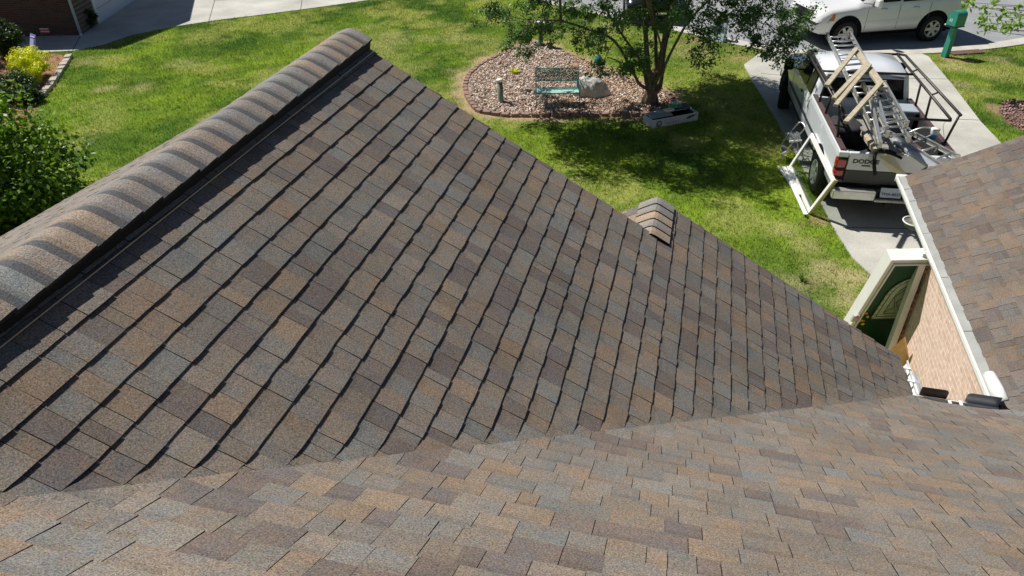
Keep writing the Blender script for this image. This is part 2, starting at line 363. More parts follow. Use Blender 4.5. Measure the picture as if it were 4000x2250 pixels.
def lawn_color(x, y):
    x = np.asarray(x, float); y = np.asarray(y, float)
    a = fbm(x, y, 0.55, 0); b = fbm(x, y, 2.1, 2); c = fbm(x+40, y, 0.28, 4)
    stripe = fbm((x*0.8+y*0.6), (x*0.6-y*0.8)*0.25, 0.8, 1)
    g = np.clip(0.5+1.9*(a-0.5)+0.9*(b-0.5)+0.9*(stripe-0.5), 0, 1)[..., None]
    dark = np.array([0.050, 0.115, 0.014]); lite = np.array([0.205, 0.295, 0.026]); yel = np.array([0.34, 0.35, 0.10])
    col = dark*(1-g)+lite*g
    hf = fbm(x, y, 5.5, 1, 3); col = col*(0.62+0.76*hf)[..., None]
    k = np.clip((fbm(x, y, 0.9, 3)-0.49+0.05*np.clip((y-19)/4, 0, 1)+.25*(hf-.5))*5, 0, 1)[..., None]*0.72; col = col*(1-k)+yel*k
    k = np.clip((c-0.5)*4, 0, 1)[..., None]*0.35; col = col*(1-k)+np.array([0.075, 0.165, 0.020])*k
    tan = np.array([0.40, 0.35, 0.18]); soil = np.array([0.36, 0.25, 0.155]); bare = np.zeros(x.shape)
    br = fbm(x, y, 3.2, 5)
    for (cx, cy_, r, kd, s) in PW:
        d = np.hypot(x-cx, y-cy_)/r
        k = np.clip(1.25-d+1.8*(br-0.5), 0, 1)*s; bare = np.maximum(bare, k*(1.0 if kd == 'soil' else .55))
        k = k[..., None]; col = col*(1-k)+(soil if kd == 'soil' else tan)*k
    # bare strip round the garden bed
    d = seg_dist(x, y, bed_poly+bed_poly[:1]); k = np.clip(1.2-d/0.42+1.5*(br-0.5), 0, 1); bare = np.maximum(bare, k)
    kk = k[..., None]; col = col*(1-kk)+np.array([0.42, 0.32, 0.19])*kk
    ib = inside(x, y, bed_poly)[..., None]; col = np.where(ib, np.array([0.30, 0.22, 0.16]), col)
    il = inside(x, y, lbed_poly)[..., None]; col = np.where(il, np.array([0.34, 0.19, 0.12])*(0.75+0.5*br[..., None]), col)
    ir = inside(x, y, rbed_poly)[..., None]; col = np.where(ir, np.array([0.24, 0.15, 0.12]), col)
    return col, bare
def gridmesh(name, x0, x1, y0, y1, st, mat, z=0.0, zf=None):
    nx = int((x1-x0)/st)+1; ny = int((y1-y0)/st)+1
    X, Y = np.meshgrid(np.linspace(x0, x1, nx), np.linspace(y0, y1, ny)); Z = np.full(X.shape, z) if zf is None else zf(X, Y)
    me = bpy.data.meshes.new(name); co = np.stack([X, Y, Z], -1).reshape(-1, 3).astype(np.float32)
    i = np.arange(nx*ny).reshape(ny, nx); q = np.stack([i[:-1, :-1], i[:-1, 1:], i[1:, 1:], i[1:, :-1]], -1).reshape(-1, 4)
    me.vertices.add(len(co)); me.vertices.foreach_set('co', co.ravel()); me.loops.add(q.size); me.loops.foreach_set('vertex_index', q.ravel().astype(np.int32))
    me.polygons.add(len(q)); me.polygons.foreach_set('loop_start', np.arange(0, q.size, 4, dtype=np.int32)); me.polygons.foreach_set('loop_total', np.full(len(q), 4, np.int32)); me.update()
    col, _ = lawn_color(X.ravel(), Y.ravel()); ca = me.color_attributes.new('Col', 'FLOAT_COLOR', 'POINT')
    ca.data.foreach_set('color', np.concatenate([col, np.ones((len(col), 1))], 1).astype(np.float32).ravel())
    me.materials.append(mat); o = bpy.data.objects.new(name, me); COL.objects.link(o); return o
lawn = gridmesh('lawn', -28, 14, 4, 31, 0.11, M_SOIL, zf=lambda X, Y: 0.012*(fbm(X, Y, 1.2, 0)-0.5)); tag(lawn, kind='structure')
g = MB(); g.box((-300, -300, -1.0), (300, 400, -0.03)); M_FAR = pm('far_ground', (0.07, 0.13, 0.02), 0.95, var=0.3, vscale=0.3)
tag(g.build('ground', M_FAR), kind='structure')

def sheet(name, poly, z, mat, thick=0.05):
    b = MB(); b.prism(poly, z-thick, z); o = b.build(name, mat, fix=True); tag(o, kind='structure'); return o
sheet('street', street_poly, 0.016, M_ASPH)
# kerb strip along the street
def strip(name, line, w0, w1, z, mat, thick=0.06):
    b = MB(); n = len(line); L_, R_ = [], []
    for i, p in enumerate(line):
        d = (line[min(i+1, n-1)]-line[max(i-1, 0)]).normalized(); nrm = Vector((-d.y, d.x, 0))
        L_.append(p+nrm*w0); R_.append(p+nrm*w1)
    vs = []
    for a, c in zip(L_, R_): vs += [(a.x, a.y, z), (c.x, c.y, z), (a.x, a.y, z-thick), (c.x, c.y, z-thick)]
    fs = []
    for i in range(n-1):
        k = 4*i; fs += [(k, k+1, k+5, k+4), (k, k+4, k+6, k+2), (k+1, k+3, k+7, k+5)]
    b.add(vs, fs); o = b.build(name, mat, fix=True); return o
tag(strip('kerb', curb, -0.25, 0.22, 0.026, M_CURB, 0.05), kind='structure')
sheet('driveway', drive_poly, 0.022, M_CONC)
sheet('neighbour_driveway', nbdrive_poly, 0.020, M_CONC)
# joints cut in the driveways (dark narrow strips of filler)
jb = MB()
def joint(a, b, w=0.018, z=0.0235):
    a = Vector(a); b = Vector(b); jb.bar((a.x, a.y, z), (b.x, b.y, z), w, 0.004)
M_JNT = pm('joint_filler', (0.09, 0.085, 0.075), 0.95)
for (q0, q1) in (((3290, 893), (3700, 900)), ((3640, 311), (3712, 312)), ((3530, 310), (3640, 311)), ((3735, 469), (3855, 474)), ((2972, 290), (3080, 300))):
    joint(at(*q0), at(*q1))
joint((4.6, 9.6), (3.9, 22.7))
joint(at(840, 0), at(815, 90), 0.02); joint(at(840, 5), at(1100, -10), 0.02); joint(at(315, 142), at(285, 200), 0.02); joint(at(1180, 0), at(1175, 40), .02)
tag(jb.build('driveway_joints', M_JNT), kind='structure')

# --- grass blades
def grass(name, n, box, zs, wd):
    x = rng.uniform(box[0], box[1], n); y = rng.uniform(box[2], box[3], n)
    keep = ~(inside(x, y, street_poly) | inside(x, y, drive_poly) | inside(x, y, nbdrive_poly) | inside(x, y, bed_poly) | inside(x, y, lbed_poly) | inside(x, y, rbed_poly))
    keep &= seg_dist(x, y, [(p.x, p.y) for p in curb]) > 0.27
    # keep what lies within the view
    P = np.stack([x, y, np.full(n, -CAMH)], -1); f = P@np.array(FW); u = P@np.array(RT)/f*FPX+2000; v = P@np.array(DN)/f*FPX+1125
    keep &= (u > -500) & (u < 4500) & (v > -250) & (v < 1500) & ~((y < 9) & (x > -7))
    x = x[keep]; y = y[keep]; col, bare = lawn_color(x, y); k = rng.random(len(x)) > bare*0.93; x = x[k]; y = y[k]; col = col[k]; n = len(x)
    h = zs*rng.uniform(.5, 1.4, n)*(0.7+0.6*fbm(x, y, 1.5, 1)); a = rng.uniform(0, 6.283, n); ln = rng.uniform(0.2, 1.0, n)*h; b = rng.uniform(0, 6.283, n)
    co = np.zeros((n, 3, 3), np.float32); w_ = wd*rng.uniform(.6, 1.4, n)
    co[:, 0] = np.stack([x-np.cos(a)*w_, y-np.sin(a)*w_, np.zeros(n)-.005], -1); co[:, 1] = np.stack([x+np.cos(a)*w_, y+np.sin(a)*w_, np.zeros(n)-.005], -1)
    co[:, 2] = np.stack([x+np.cos(b)*ln, y+np.sin(b)*ln, h], -1)
    me = bpy.data.meshes.new(name); me.vertices.add(3*n); me.vertices.foreach_set('co', co.ravel()); me.loops.add(3*n); me.loops.foreach_set('vertex_index', np.arange(3*n, dtype=np.int32))
    me.polygons.add(n); me.polygons.foreach_set('loop_start', np.arange(0, 3*n, 3, dtype=np.int32)); me.polygons.foreach_set('loop_total', np.full(n, 3, np.int32)); me.update()
    br = rng.uniform(.6, 1.75, n)[:, None]; dry = (rng.random(n) < 0.17)[:, None]
    c = np.where(dry, np.array([0.36, 0.33, 0.15]), col*br*1.05); c = np.repeat(c, 3, axis=0)
    ca = me.color_attributes.new('Col', 'FLOAT_COLOR', 'POINT'); ca.data.foreach_set('color', np.concatenate([c, np.ones((3*n, 1))], 1).astype(np.float32).ravel())
    me.materials.append(M_GRASS); o = bpy.data.objects.new(name, me); COL.objects.link(o); return o
tag(grass('grass', 620000, (-24, 12, 7.0, 30.5), 0.055, 0.007), 'short green lawn grass with yellow and dry patches', 'grass', kind='stuff')

# ================================================================== THE HOUSE
T_ = math.tan(0.5281)
XE, YE, XG = 2.099, 5.117, 2.83
XR = -2.55; XGR = 7.4
def zR(x): return 2.25+T_*(XE-x)
def zM(y): return 2.25+T_*(YE-y)
def zG(x): return 2.25+T_*(x-XG)
def smax(a, b, w=0.085): return 0.5*(a+b+math.sqrt((a-b)**2+w*w))
def roof_z(x, y):
    a = smax(zR(x) if x > -9 else -9, zM(y)); return smax(a, zG(x)) if x > 1.5 else a
house = empty('brick_house', (0, 0, 0), 0, 'brick house with brown grey shingled gable roofs filling the foreground', 'house')

def clip(poly, pl):
    """poly [(u,v)], half plane (a,b,c): keep a*u+b*v<=c"""
    a, b, c = pl; out = []; n = len(poly)
    for i in range(n):
        p = poly[i]; q = poly[(i+1) % n]; dp = a*p[0]+b*p[1]-c; dq = a*q[0]+b*q[1]-c
        if dp <= 0: out.append(p)
        if (dp < 0 < dq) or (dq < 0 < dp): t = dp/(dp-dq); out.append((p[0]+(q[0]-p[0])*t, p[1]+(q[1]-p[1])*t))
    return out
PAL = [((0.262, 0.200, 0.148), 3), ((0.230, 0.200, 0.172), 5), ((0.205, 0.198, 0.186), 4), ((0.152, 0.128, 0.127), 4), ((0.198, 0.203, 0.198), 3), ((0.268, 0.204, 0.150), 1), ((0.238, 0.208, 0.180), 3)]
PALX = [c for c, k in PAL for _ in range(k)]
MEANC = (0.226, 0.196, 0.168)
EXPO = 0.143
def slope(name, mapf, along, downs, planes_of, u0, u1, c0, c1, dz=0.0125, tab=0.0055, gain=1.0, cut=None, mix=0.25, tint=(1, 1, 1), wk=.92):
    """shingled slope. mapf(u,s,h)->xyz, u along the course, s distance down slope. planes_of(course)->clip planes on (u,s)"""
    b = MB(); rnd = random.Random(hash(name) % 1000 if False else len(name)*7+c1)
    for ci in range(c0, c1):
        s0, s1 = ci*EXPO, (ci+1)*EXPO
        u = u0-rnd.random()*0.3; pls = planes_of(ci); pc = rnd.choice(PALX); thick = rnd.random() < .5
        wob = rnd.uniform(-.0025, .0025)
        while u < u1:
            wd = rnd.choice((0.085, 0.11, 0.13, 0.15, 0.165, 0.18, 0.21))*rnd.uniform(.92, 1.08)*wk; ue = u+wd
            h1 = dz+(tab if thick else 0)+rnd.uniform(-.0008, .0012)
            if rnd.random() < .82: pc = rnd.choice(PALX)
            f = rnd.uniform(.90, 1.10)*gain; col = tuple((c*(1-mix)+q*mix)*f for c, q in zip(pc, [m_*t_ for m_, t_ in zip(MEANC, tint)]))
            gap = 0.003 if rnd.random() < .72 else 0.0
            ns = max(2, int(wd/0.07)); jit = [rnd.uniform(-.0016, .0016)+wob for _ in range(ns+1)]
            so_ = 0.001 if thick else 0.0
            colours = [col]*ns
            if rnd.random() < .35 and ns > 2:      # colour blend change inside one tab
                c2 = tuple((c*(1-mix)+q*mix)*gain*rnd.uniform(.92, 1.08) for c, q in zip(rnd.choice(PALX), MEANC)); kk = rnd.randint(1, ns-1); colours = [col]*kk+[c2]*(ns-kk)
            for k in range(ns):
                ua = u+(wd-gap)*k/ns; ub = u+(wd-gap)*(k+1)/ns
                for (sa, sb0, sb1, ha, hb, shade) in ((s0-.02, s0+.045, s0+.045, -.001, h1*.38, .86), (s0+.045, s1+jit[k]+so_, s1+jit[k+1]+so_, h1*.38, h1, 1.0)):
                    poly = [(ua, sa), (ub, sa), (ub, sb1), (ua, sb0)]
                    q = poly
                    for pl in pls:
                        q = clip(q, pl)
                        if len(q) < 3: break
                    if len(q) < 3: continue
                    def hh(s): return ha+(hb-ha)*min(1.1, max(0, (s-sa)/(sb0-sa)))
                    vs = [mapf(p[0], p[1], hh(p[1])) for p in q]
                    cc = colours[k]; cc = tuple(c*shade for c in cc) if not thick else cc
                    b.add(vs, [tuple(range(len(vs)))], cc)
                    # side skirts, and butts painted near black to deepen the course shadows
                    n = len(q)
                    for i in range(n):
                        p0, p1 = q[i], q[(i+1) % n]
                        lower = shade == 1.0 and p0[1] > s1-.012 and p1[1] > s1-.012
                        side = (k == ns-1 and abs(p0[0]-ub) < 1e-6 and abs(p1[0]-ub) < 1e-6) or (k == 0 and abs(p0[0]-ua) < 1e-6 and abs(p1[0]-ua) < 1e-6)
                        if cut: cutp = abs(cut(p0)) < 1e-5 and abs(cut(p1)) < 1e-5
                        else: cutp = False
                        if lower or side or cutp:
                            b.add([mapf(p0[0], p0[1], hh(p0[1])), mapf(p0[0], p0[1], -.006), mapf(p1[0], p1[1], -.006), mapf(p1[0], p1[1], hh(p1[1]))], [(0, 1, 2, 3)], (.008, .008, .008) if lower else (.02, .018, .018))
            u = ue; thick = not thick if rnd.random() < .85 else thick
    return b
CS, SN = math.cos(0.5281), math.sin(0.5281)
# right gable slope:  u = y, s = distance down from the ridge
def mapR(u, s, h):
    x = XR+s*CS+h*SN; return (x, u, max(roof_z(x, u), 0)+h*CS)
XN = -0.17                                   # ridge of the lower nested gable
def plR(ci):
    ym = 5.085 if XR+(ci+.5)*EXPO*CS < XN+.02 else 5.68
    # valley : y - x >= 3.018 - 0.04
    return [(1, 0, ym), (-1, CS, -(2.97-0.0)-XR+0.0)]
# valley condition: y - x >= 2.97  ->  -u + s*CS <= -2.97 - XR
SRT = (XE-XR)/CS
nR = int(SRT/EXPO)
offR = SRT-nR*EXPO
def mapR2(u, s, h):
    d = (u-(XR+(s+offR)*CS))-3.012; k = min(1, max(0, d/.13)); k = k*k*(3-2*k)
    return mapR(u, s+offR, h*k if h > 0 else h)
def plR2(ci):
    ym = 5.085 if XR+(ci*EXPO+offR+EXPO*.5)*CS < XN+.02 else 5.68
    return [(1, 0, ym), (-1, CS, -3.012-XR-offR*CS)]
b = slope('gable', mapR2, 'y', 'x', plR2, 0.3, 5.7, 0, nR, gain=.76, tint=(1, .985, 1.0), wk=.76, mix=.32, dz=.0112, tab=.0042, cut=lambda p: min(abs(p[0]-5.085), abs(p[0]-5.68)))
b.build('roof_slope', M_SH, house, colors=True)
# left gable slope
TL_ = .535; CL = 1/math.hypot(1, TL_); SL = TL_*CL
def mapL(u, s, h):
    x = XR-s*CL-h*SL; return (x, u, zR(XR)-s*SL+h*CL)
b = slope('left', mapL, 'y', 'x', lambda ci: [(1, 0, 5.085), (-1, 0, 1.0)], -1, 5.2, 0, nR, dz=.004, tab=.002, mix=.75, gain=.95, tint=(.97, .98, 1.05))
left_slope = b.build('roof_slope', M_SH, house, colors=True)
# main slope : u = x, s down slope from y=-2.6
Y0 = -2.6; SM = (YE-Y0)/CS; nM = int(SM/EXPO); offM = SM-nM*EXPO
def mapM(u, s, h):
    y = Y0+(s+offM)*CS+h*SN; return (u, y, roof_z(u, y)+h*CS)
def plM(ci):
    # x - y >= -2.97 : -u + y <= 2.97   y=Y0+(s+offM)*CS ; and u + y <= XG+YE
    return [(-1, CS, 3.014-Y0-offM*CS), (1, CS, XG+YE+.02-Y0-offM*CS)]
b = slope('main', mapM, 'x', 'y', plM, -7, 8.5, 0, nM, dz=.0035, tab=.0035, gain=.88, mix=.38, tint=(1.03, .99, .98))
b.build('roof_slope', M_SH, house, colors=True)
# garage wing left slope : u = y, s from ridge XGR down to XG
SGT = (XGR-XG)/CS; nG = int(SGT/EXPO); offG = SGT-nG*EXPO
def mapG(u, s, h):
    x = XGR-(s+offG)*CS-h*SN; return (x, u, roof_z(x, u)+h*CS)
def plG(ci):
    # keep y + x >= XG+YE : y - s*CS >= XG+YE-XGR+offG*CS
    return [(1, 0, 9.60), (-1, CS, -(XG+YE+.02-XGR+offG*CS))]
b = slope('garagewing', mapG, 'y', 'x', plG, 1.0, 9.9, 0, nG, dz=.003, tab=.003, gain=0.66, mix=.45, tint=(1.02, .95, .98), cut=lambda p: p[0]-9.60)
b.build('roof_slope', M_SH, house, colors=True)
def mapG2(u, s, h): return (XGR+(s+offG)*CS, u, zG(XGR)-(s+offG)*SN+h*CS)
b = slope('garageright', mapG2, 'y', 'x', lambda ci: [(1, 0, 9.6)], 1.0, 9.9, 0, nG)
b.build('roof_slope', M_SH, house, colors=True)
# nested lower gable, left slope
ZN = zR(XN)
def mapN(u, s, h): return (XN-s*CS-h*SN, u, ZN-s*SN+h*CS+.002)
b = slope('nest', mapN, 'y', 'x', lambda ci: [(1, 0, 5.68), (-1, 0, -5.07), (0, -1, 0)], 4.5, 5.7, 0, 12, dz=.003, tab=.003, cut=lambda p: p[0]-5.68)
b.build('roof_slope', M_SH, house, colors=True)
# solid roof deck under the shingles
dk = MB()
def deck(poly, th=0.13): dk.extr([Vector(p) for p in poly], (0, 0, -th))
E_ = 0.012
deck([(XR, 0.4, zR(XR)-E_), (XE-.02, YE, 2.25-E_), (XE-.02, 5.66, 2.25-E_), (XN, 5.66, zR(XN)-E_), (XN, 5.065, zR(XN)-E_), (XR, 5.065, zR(XR)-E_)])
deck([(XR, 5.02, zR(XR)-.11), (-7.1, 5.02, zR(XR)-TL_*(XR+7.1)-.11), (-7.1, -1, zR(XR)-TL_*(XR+7.1)-.11), (XR, -1, zR(XR)-.11)])
deck([(-7, Y0, zM(Y0)-.02), (9, Y0, zM(Y0)-.02), (XG, YE, 2.23), (XE, YE, 2.23), (XR, XE and (YE-(XE-XR)), zM(YE-(XE-XR))-.02)])
deck([(XG+.01, YE, 2.24), (XGR, YE-(XGR-XG), zG(XGR)-E_), (XGR, 9.58, zG(XGR)-E_), (XG+.01, 9.58, 2.24)])
deck([(XGR, 1, zG(XGR)-E_), (12, 1, 2.24), (12, 9.58, 2.24), (XGR, 9.58, zG(XGR)-E_)])
deck([(XN, 4.5, ZN-E_), (XN, 5.66, ZN-E_), (XN-1.6, 5.66, ZN-1.6*T_-E_), (XN-1.6, 4.5, ZN-1.6*T_-E_)])
dk.build('roof_deck', pm('roof_deck_board', (0.16, 0.13, 0.10), 0.9), house, fix=True)
# fascia along rakes and eaves
fs_ = MB()
def fascia(a, c, drop=0.16, th=0.025, nrm=(0, 1, 0)):
    a = Vector(a); c = Vector(c); n = Vector(nrm); z = Vector((0, 0, -drop)); fs_.extr([a, c, c+z, a+z], n*th)
fascia((XR, 5.066, zR(XR)-.016), (XN, 5.066, zR(XN)-.016)); fascia((XR, 5.066, zR(XR)-.016), (-7.1, 5.066, zR(XR)+TL_*(-7.1-XR)-.016))
fascia((XN, 5.661, zR(XN)-.016), (XE-.03, 5.661, 2.25)); fascia((XN, 5.661, ZN-.016), (XN-1.6, 5.661, ZN-1.6*T_-.016))
fascia((XG+.01, 9.582, 2.236), (XGR, 9.582, zG(XGR)-.016)); fascia((12, 9.582, 2.236), (XGR, 9.582, zG(XGR)-.016))
fascia((XE-.022, YE+.03, 2.235), (XE-.022, 5.66, 2.235), .15, .02, (1, 0, 0)); fascia((XG+.012, YE+.03, 2.235), (XG+.012, 9.58, 2.235), .15, -.02, (1, 0, 0)); fascia((XE, YE+.002, 2.228), (XG, YE+.002, 2.228), .15, .02)
fs_.build('fascia', M_WHITE, house, fix=True)
# ridge vent with cap shingles
ZRD = zR(XR)
vb = MB()
def prof(off, up):  # cap profile points across the ridge
    pts = []
    for k in range(-8, 9):
        dx = off*k/8; z = -T_*(math.sqrt(dx*dx+.0036)-.06)+up; pts.append((dx, z))
    return pts
vb.add([], [])
ring = []
P_ = prof(.160, .046)
L2 = [(XR+dx, ZRD+z) for dx, z in P_]+[(XR+.150, ZRD-T_*.150-.005), (XR-.150, ZRD-TL_*.150-.005)]
vb.loft([[(x, y, z) for x, z in L2] for y in (0.5, 5.09)], smooth=False)
vent = vb.build('ridge_vent', M_BLACK, house, fix=True)  # body all black, shade under the caps put into its colour
lb = MB(); lb.box((XR+.1815, .5, ZRD-T_*.18+.010), (XR+.187, 5.09, ZRD-T_*.18+.016)); lb.build('drip_flashing', M_STEEL, vent)
cb_ = MB(); rc = random.Random(3); y = 5.10; CAPE = 0.150
CPAL = [(0.215, 0.185, 0.162), (0.190, 0.182, 0.175), (0.178, 0.188, 0.185), (0.222, 0.182, 0.150), (0.195, 0.180, 0.170), (0.175, 0.166, 0.166)]
while y > 0.4:
    c = rc.choice(CPAL); f = rc.uniform(.92, 1.1)*1.15; ha, hb = .0135, .0035
    ww = .170+rc.uniform(-.004, .004); tw = rc.uniform(-.003, .003)
    rings = []
    for t_, hgt, bulge in ((0, ha, 0), (.25, ha-.002, 0), (.48, .0090, 0), (.66, .0070, 0), (1.08, hb, 0)):
        yy = y-CAPE*t_
        rings.append([(XR+dx*(1+0), yy+tw*k/8+0.05*CAPE*0, ZRD+z) for k, (dx, z) in enumerate(prof(ww, .046+hgt))])
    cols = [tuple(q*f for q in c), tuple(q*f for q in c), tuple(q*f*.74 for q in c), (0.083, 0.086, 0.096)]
    for i in range(4):
        n = 17; vs = rings[i]+rings[i+1]; cb_.add(vs, [(j, j+1, n+j+1, n+j) for j in range(n-1)], cols[i], False)
    # butt edge facing away
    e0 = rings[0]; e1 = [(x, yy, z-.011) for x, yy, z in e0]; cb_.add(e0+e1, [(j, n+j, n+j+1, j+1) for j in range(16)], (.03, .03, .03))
    for sd in (0, 16):
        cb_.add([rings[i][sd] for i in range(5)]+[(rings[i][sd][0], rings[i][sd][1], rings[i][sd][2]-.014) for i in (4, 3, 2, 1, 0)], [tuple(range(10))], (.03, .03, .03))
    y -= CAPE
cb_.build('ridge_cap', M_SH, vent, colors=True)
# the ridge runs a touch off square and sags towards the main roof
piv = Matrix.Translation((XR, 5.09, ZRD)); rm = piv @ Matrix.Rotation(.013, 4, 'Z') @ Matrix.Rotation(.0078, 4, 'X') @ piv.inverted()
for o_ in (vent, left_slope): o_.matrix_basis = rm
# lower gable ridge caps
cb_ = MB(); y = 5.69
for k in range(5):
    c = [(0.21, 0.2, 0.19), (0.19, 0.18, 0.17), (0.27, 0.21, 0.155), (0.19, 0.18, 0.18), (0.24, 0.195, 0.155), (.19, .185, .18)][k]; rings = []
    for t_, hg in ((0, .006), (.55, .011), (1.0, .016)):
        yy = y-.13*t_; rings.append([(XN+d, yy, ZN-T_*(math.sqrt(d*d+.0004)-.02)+hg+.008) for d in np.linspace(-.15, .15, 11)])
    for i in range(2):
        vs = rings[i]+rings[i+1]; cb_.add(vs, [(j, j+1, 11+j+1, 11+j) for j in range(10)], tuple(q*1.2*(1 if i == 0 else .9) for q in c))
    for e0 in (rings[2], rings[0]): e1 = [(x, yy, z-.020) for x, yy, z in e0]; cb_.add(e0+e1, [(j, 11+j, 11+j+1, j+1) for j in range(10)], (.012, .012, .012))
    for sd in (0, 10):
        cb_.add([rings[i][sd] for i in range(3)]+[(rings[i][sd][0], rings[i][sd][1], rings[i][sd][2]-.018) for i in (2, 1, 0)], [tuple(range(6))], (.03, .03, .03))
    y -= .13
cb_.build('ridge_cap', M_SH, house, colors=True)
# walls
wb = MB()
WX = 2.90
wb.box((-6.8, -3, 0), (1.78, 4.72, 2.10)); wb.box((-1.5, 4.72, 0), (1.78, 5.30, 2.10)); wb.box((WX+.6, 8.04, 0), (11.7, 9.2, 2.1)); wb.box((1.78, 0, 0), (WX, 4.72, 2.08))
wb.extr([(-6.8, 4.3, 2.1), (1.75, 4.3, 2.1), (1.75, 4.3, 2.3), (XR, 4.3, 4.70), (-6.8, 4.3, 2.3)], (0, .42, 0))
wb.extr([(-1.5, 5.0, 2.1), (1.75, 5.0, 2.1), (1.75, 5.0, 2.3), (XN, 5.0, ZN-.16), (-1.5, 5.0, ZN-.9)], (0, .30, 0))
wb.extr([(3.5, 8.9, 2.1), (11.6, 8.9, 2.1), (11.6, 8.9, 2.25), (XGR, 8.9, 4.7), (3.5, 8.9, 2.45)], (0, .30, 0))
wb.build('wall', M_BRY, house)
wb = MB(); wb.box((WX, 4.7, 0), (11.7, 8.04, 2.085)); sw = wb.build('wall', M_BRX, house); sw['label'] = 'pink brick side wall lit by the sun'
for k in range(4):
    qb = MB(); z0 = 0.12+k*.54
    for j in range(5):
        qb.box((WX-.022-.006*(j % 2), 7.94, z0+j*.067), (WX+.03, 8.05+.012*(j % 2), z0+j*.067+.055))
    qb.build('corner_quoin', pm('quoin_brick', (0.50, 0.26, 0.18), 0.9, var=.2, vscale=20, bump=.4), sw)
# soffit
sf = MB(); sf.box((WX-.001, 5.12, 2.088), (WX-.03, 9.5, 2.10)); sf.build('soffit', M_WHITE, house)
# gutters
def gutter(name, a, c, out, parent, mat=M_WALUM, hang=(), w=.085, z=2.235):
    """open trough from a to c; out = outward direction"""
    a = Vector((*a, 0)); c = Vector((*c, 0)); o_ = Vector((*out, 0)); d = (c-a)
    pr = [(0.0, 0), (0.0, -.09), (w*.75, -.09), (w, -.04), (w, 0), (w-.012, .004), (w-.012, -.008), (w-.006, -.038), (w*.72, -.084), (.004, -.084), (.004, 0)]
    rings = [[(p+o_*u+Vector((0, 0, z+h))) for u, h in pr] for p in (a, c)]
    b = MB(); b.loft(rings, smooth=False); g = b.build(name, mat, parent, fix=True)
    return g
gR = gutter('gutter', (XG, YE+.10), (XG, 9.66), (-1, 0), house)
gL = gutter('gutter', (XE+.004, 5.67), (XE+.004, YE+.10), (1, 0), house)
gM = gutter('gutter', (XE, YE+.004), (XG, YE+.004), (0, 1), house)
b = MB(); b.box((XG-.082, 9.655, 2.15), (XG+.10, 9.67, 2.243)); b.box((XG-.08, 9.6, 2.236), (XG+.12, 9.675, 2.245)); b.build('gutter_end', M_WALUM, gR)
# guard panels with joints
yy = 5.3; rg = random.Random(5)
for i, L_ in enumerate((.93, 0.93, .93, .80, .33, .38)):
    b = MB(); y0, y1 = yy+.004, min(yy+L_-.006, 9.62)
    b.extr([(XG-.068, y0, 2.240+rg.uniform(-.001, .002)), (XG+.028, y0, 2.262), (XG+.028, y1, 2.262), (XG-.068, y1, 2.240+rg.uniform(-.001, .002))], (0, 0, .004)); b.build('gutter_guard', M_GUARD, gR); yy += L_
# white elbow at the inner corner, black valley end
b = MB(); b.tube([(XG-.01, 5.60, 2.255), (XG-.005, 5.4, 2.262), (XG+.0, 5.25, 2.262)], [.048, .055, .05], 10); b.build('corner_piece', M_WALUM, gR)
b = MB(); b.box((XG-.035, YE+.0, 2.23), (XG+.035, YE+.125, 2.262)); b.build('corner_void', M_DARK, gR)
# dark block inside the main gutter, pale grey one in the left gutter
b = MB(); b.box((XE+.02, YE+.008, 2.16), (XG-.02, YE+.07, 2.20)); b.build('gutter_fill', M_DARK, gM)
b = MB(); b.box((XE+.006, YE+.12, 2.16), (XE+.06, 5.62, 2.195)); b.build('gutter_fill', pm('gutter_fill_grey', (0.35, 0.34, 0.32), 0.9), gL)
for x in (2.415, 2.50):
    b = MB(); b.box((x-.012, YE-.004, 2.240), (x+.012, YE+.084, 2.252)); b.build('gutter_hanger', M_WALUM, gM, bevel=.003)
for y in (5.37, 5.54):
    b = MB(); b.box((XE-.004, y-.012, 2.240), (XE+.084, y+.012, 2.252)); b.build('gutter_hanger', M_WALUM, gL, bevel=.003)
def splash(a, c, h, r, mat, parent, z=2.236):
    a = Vector((*a, z)); c = Vector((*c, z)); d = (c-a).normalized(); L_ = (c-a).length; n = Vector((-d.y, d.x, 0)); pts = [a, c]
    for k in range(5): t = k/4*math.pi/2; pts.append(c - d*(r-r*math.cos(t)) + Vector((0, 0, h-r+r*math.sin(t))))
    pts.append(a+Vector((0, 0, h))); b = MB(); b.extr(pts, n*.003); return b.build('splash_guard', mat, parent, fix=True)
M_SPL = pm('splash_dark', (0.045, 0.032, 0.028), 0.35, 0.4, var=.3, vscale=25); M_SPR = pm('splash_grey', (0.30, 0.33, 0.37), 0.3, 0.5, var=.1)
splash((XE+.09, YE+.09), (XE+.30, YE+.09), .095, .03, M_SPL, gM)
splash((XG-.04, YE+.09), (XG-.295, YE+.09), .105, .03, M_SPR, gM)
splash((XE+.092, YE+.10), (XE+.092, YE+.34), .07, .02, pm('splash_pale', (0.55, 0.58, 0.62), 0.35, 0.3), gL)
# porch post against the corner
b = MB(); b.box((2.780, 7.90, 0), (2.852, 8.03, 2.09)); b.build('porch_post', M_WHITE, house, bevel=.004)
# ------------------------------------------------------------------ front door leaning by the corner
door = empty('front_door', (2.31, 8.44, 0), 0, 'dark green door in a white frame with arched leaded glass, by the brick wall', 'door')
DO = Vector((2.31, 8.44, 0)); uL = Vector((.26*.3119, -.966*.3119, 1)).normalized(); hR = Vector((.966, .26, 0)).normalized(); nD = hR.cross(uL).normalized()  # towards the camera
MD = Matrix(((hR.x, nD.x, uL.x, 0), (hR.y, nD.y, uL.y, 0), (hR.z, nD.z, uL.z, 0), (0, 0, 0, 1)))
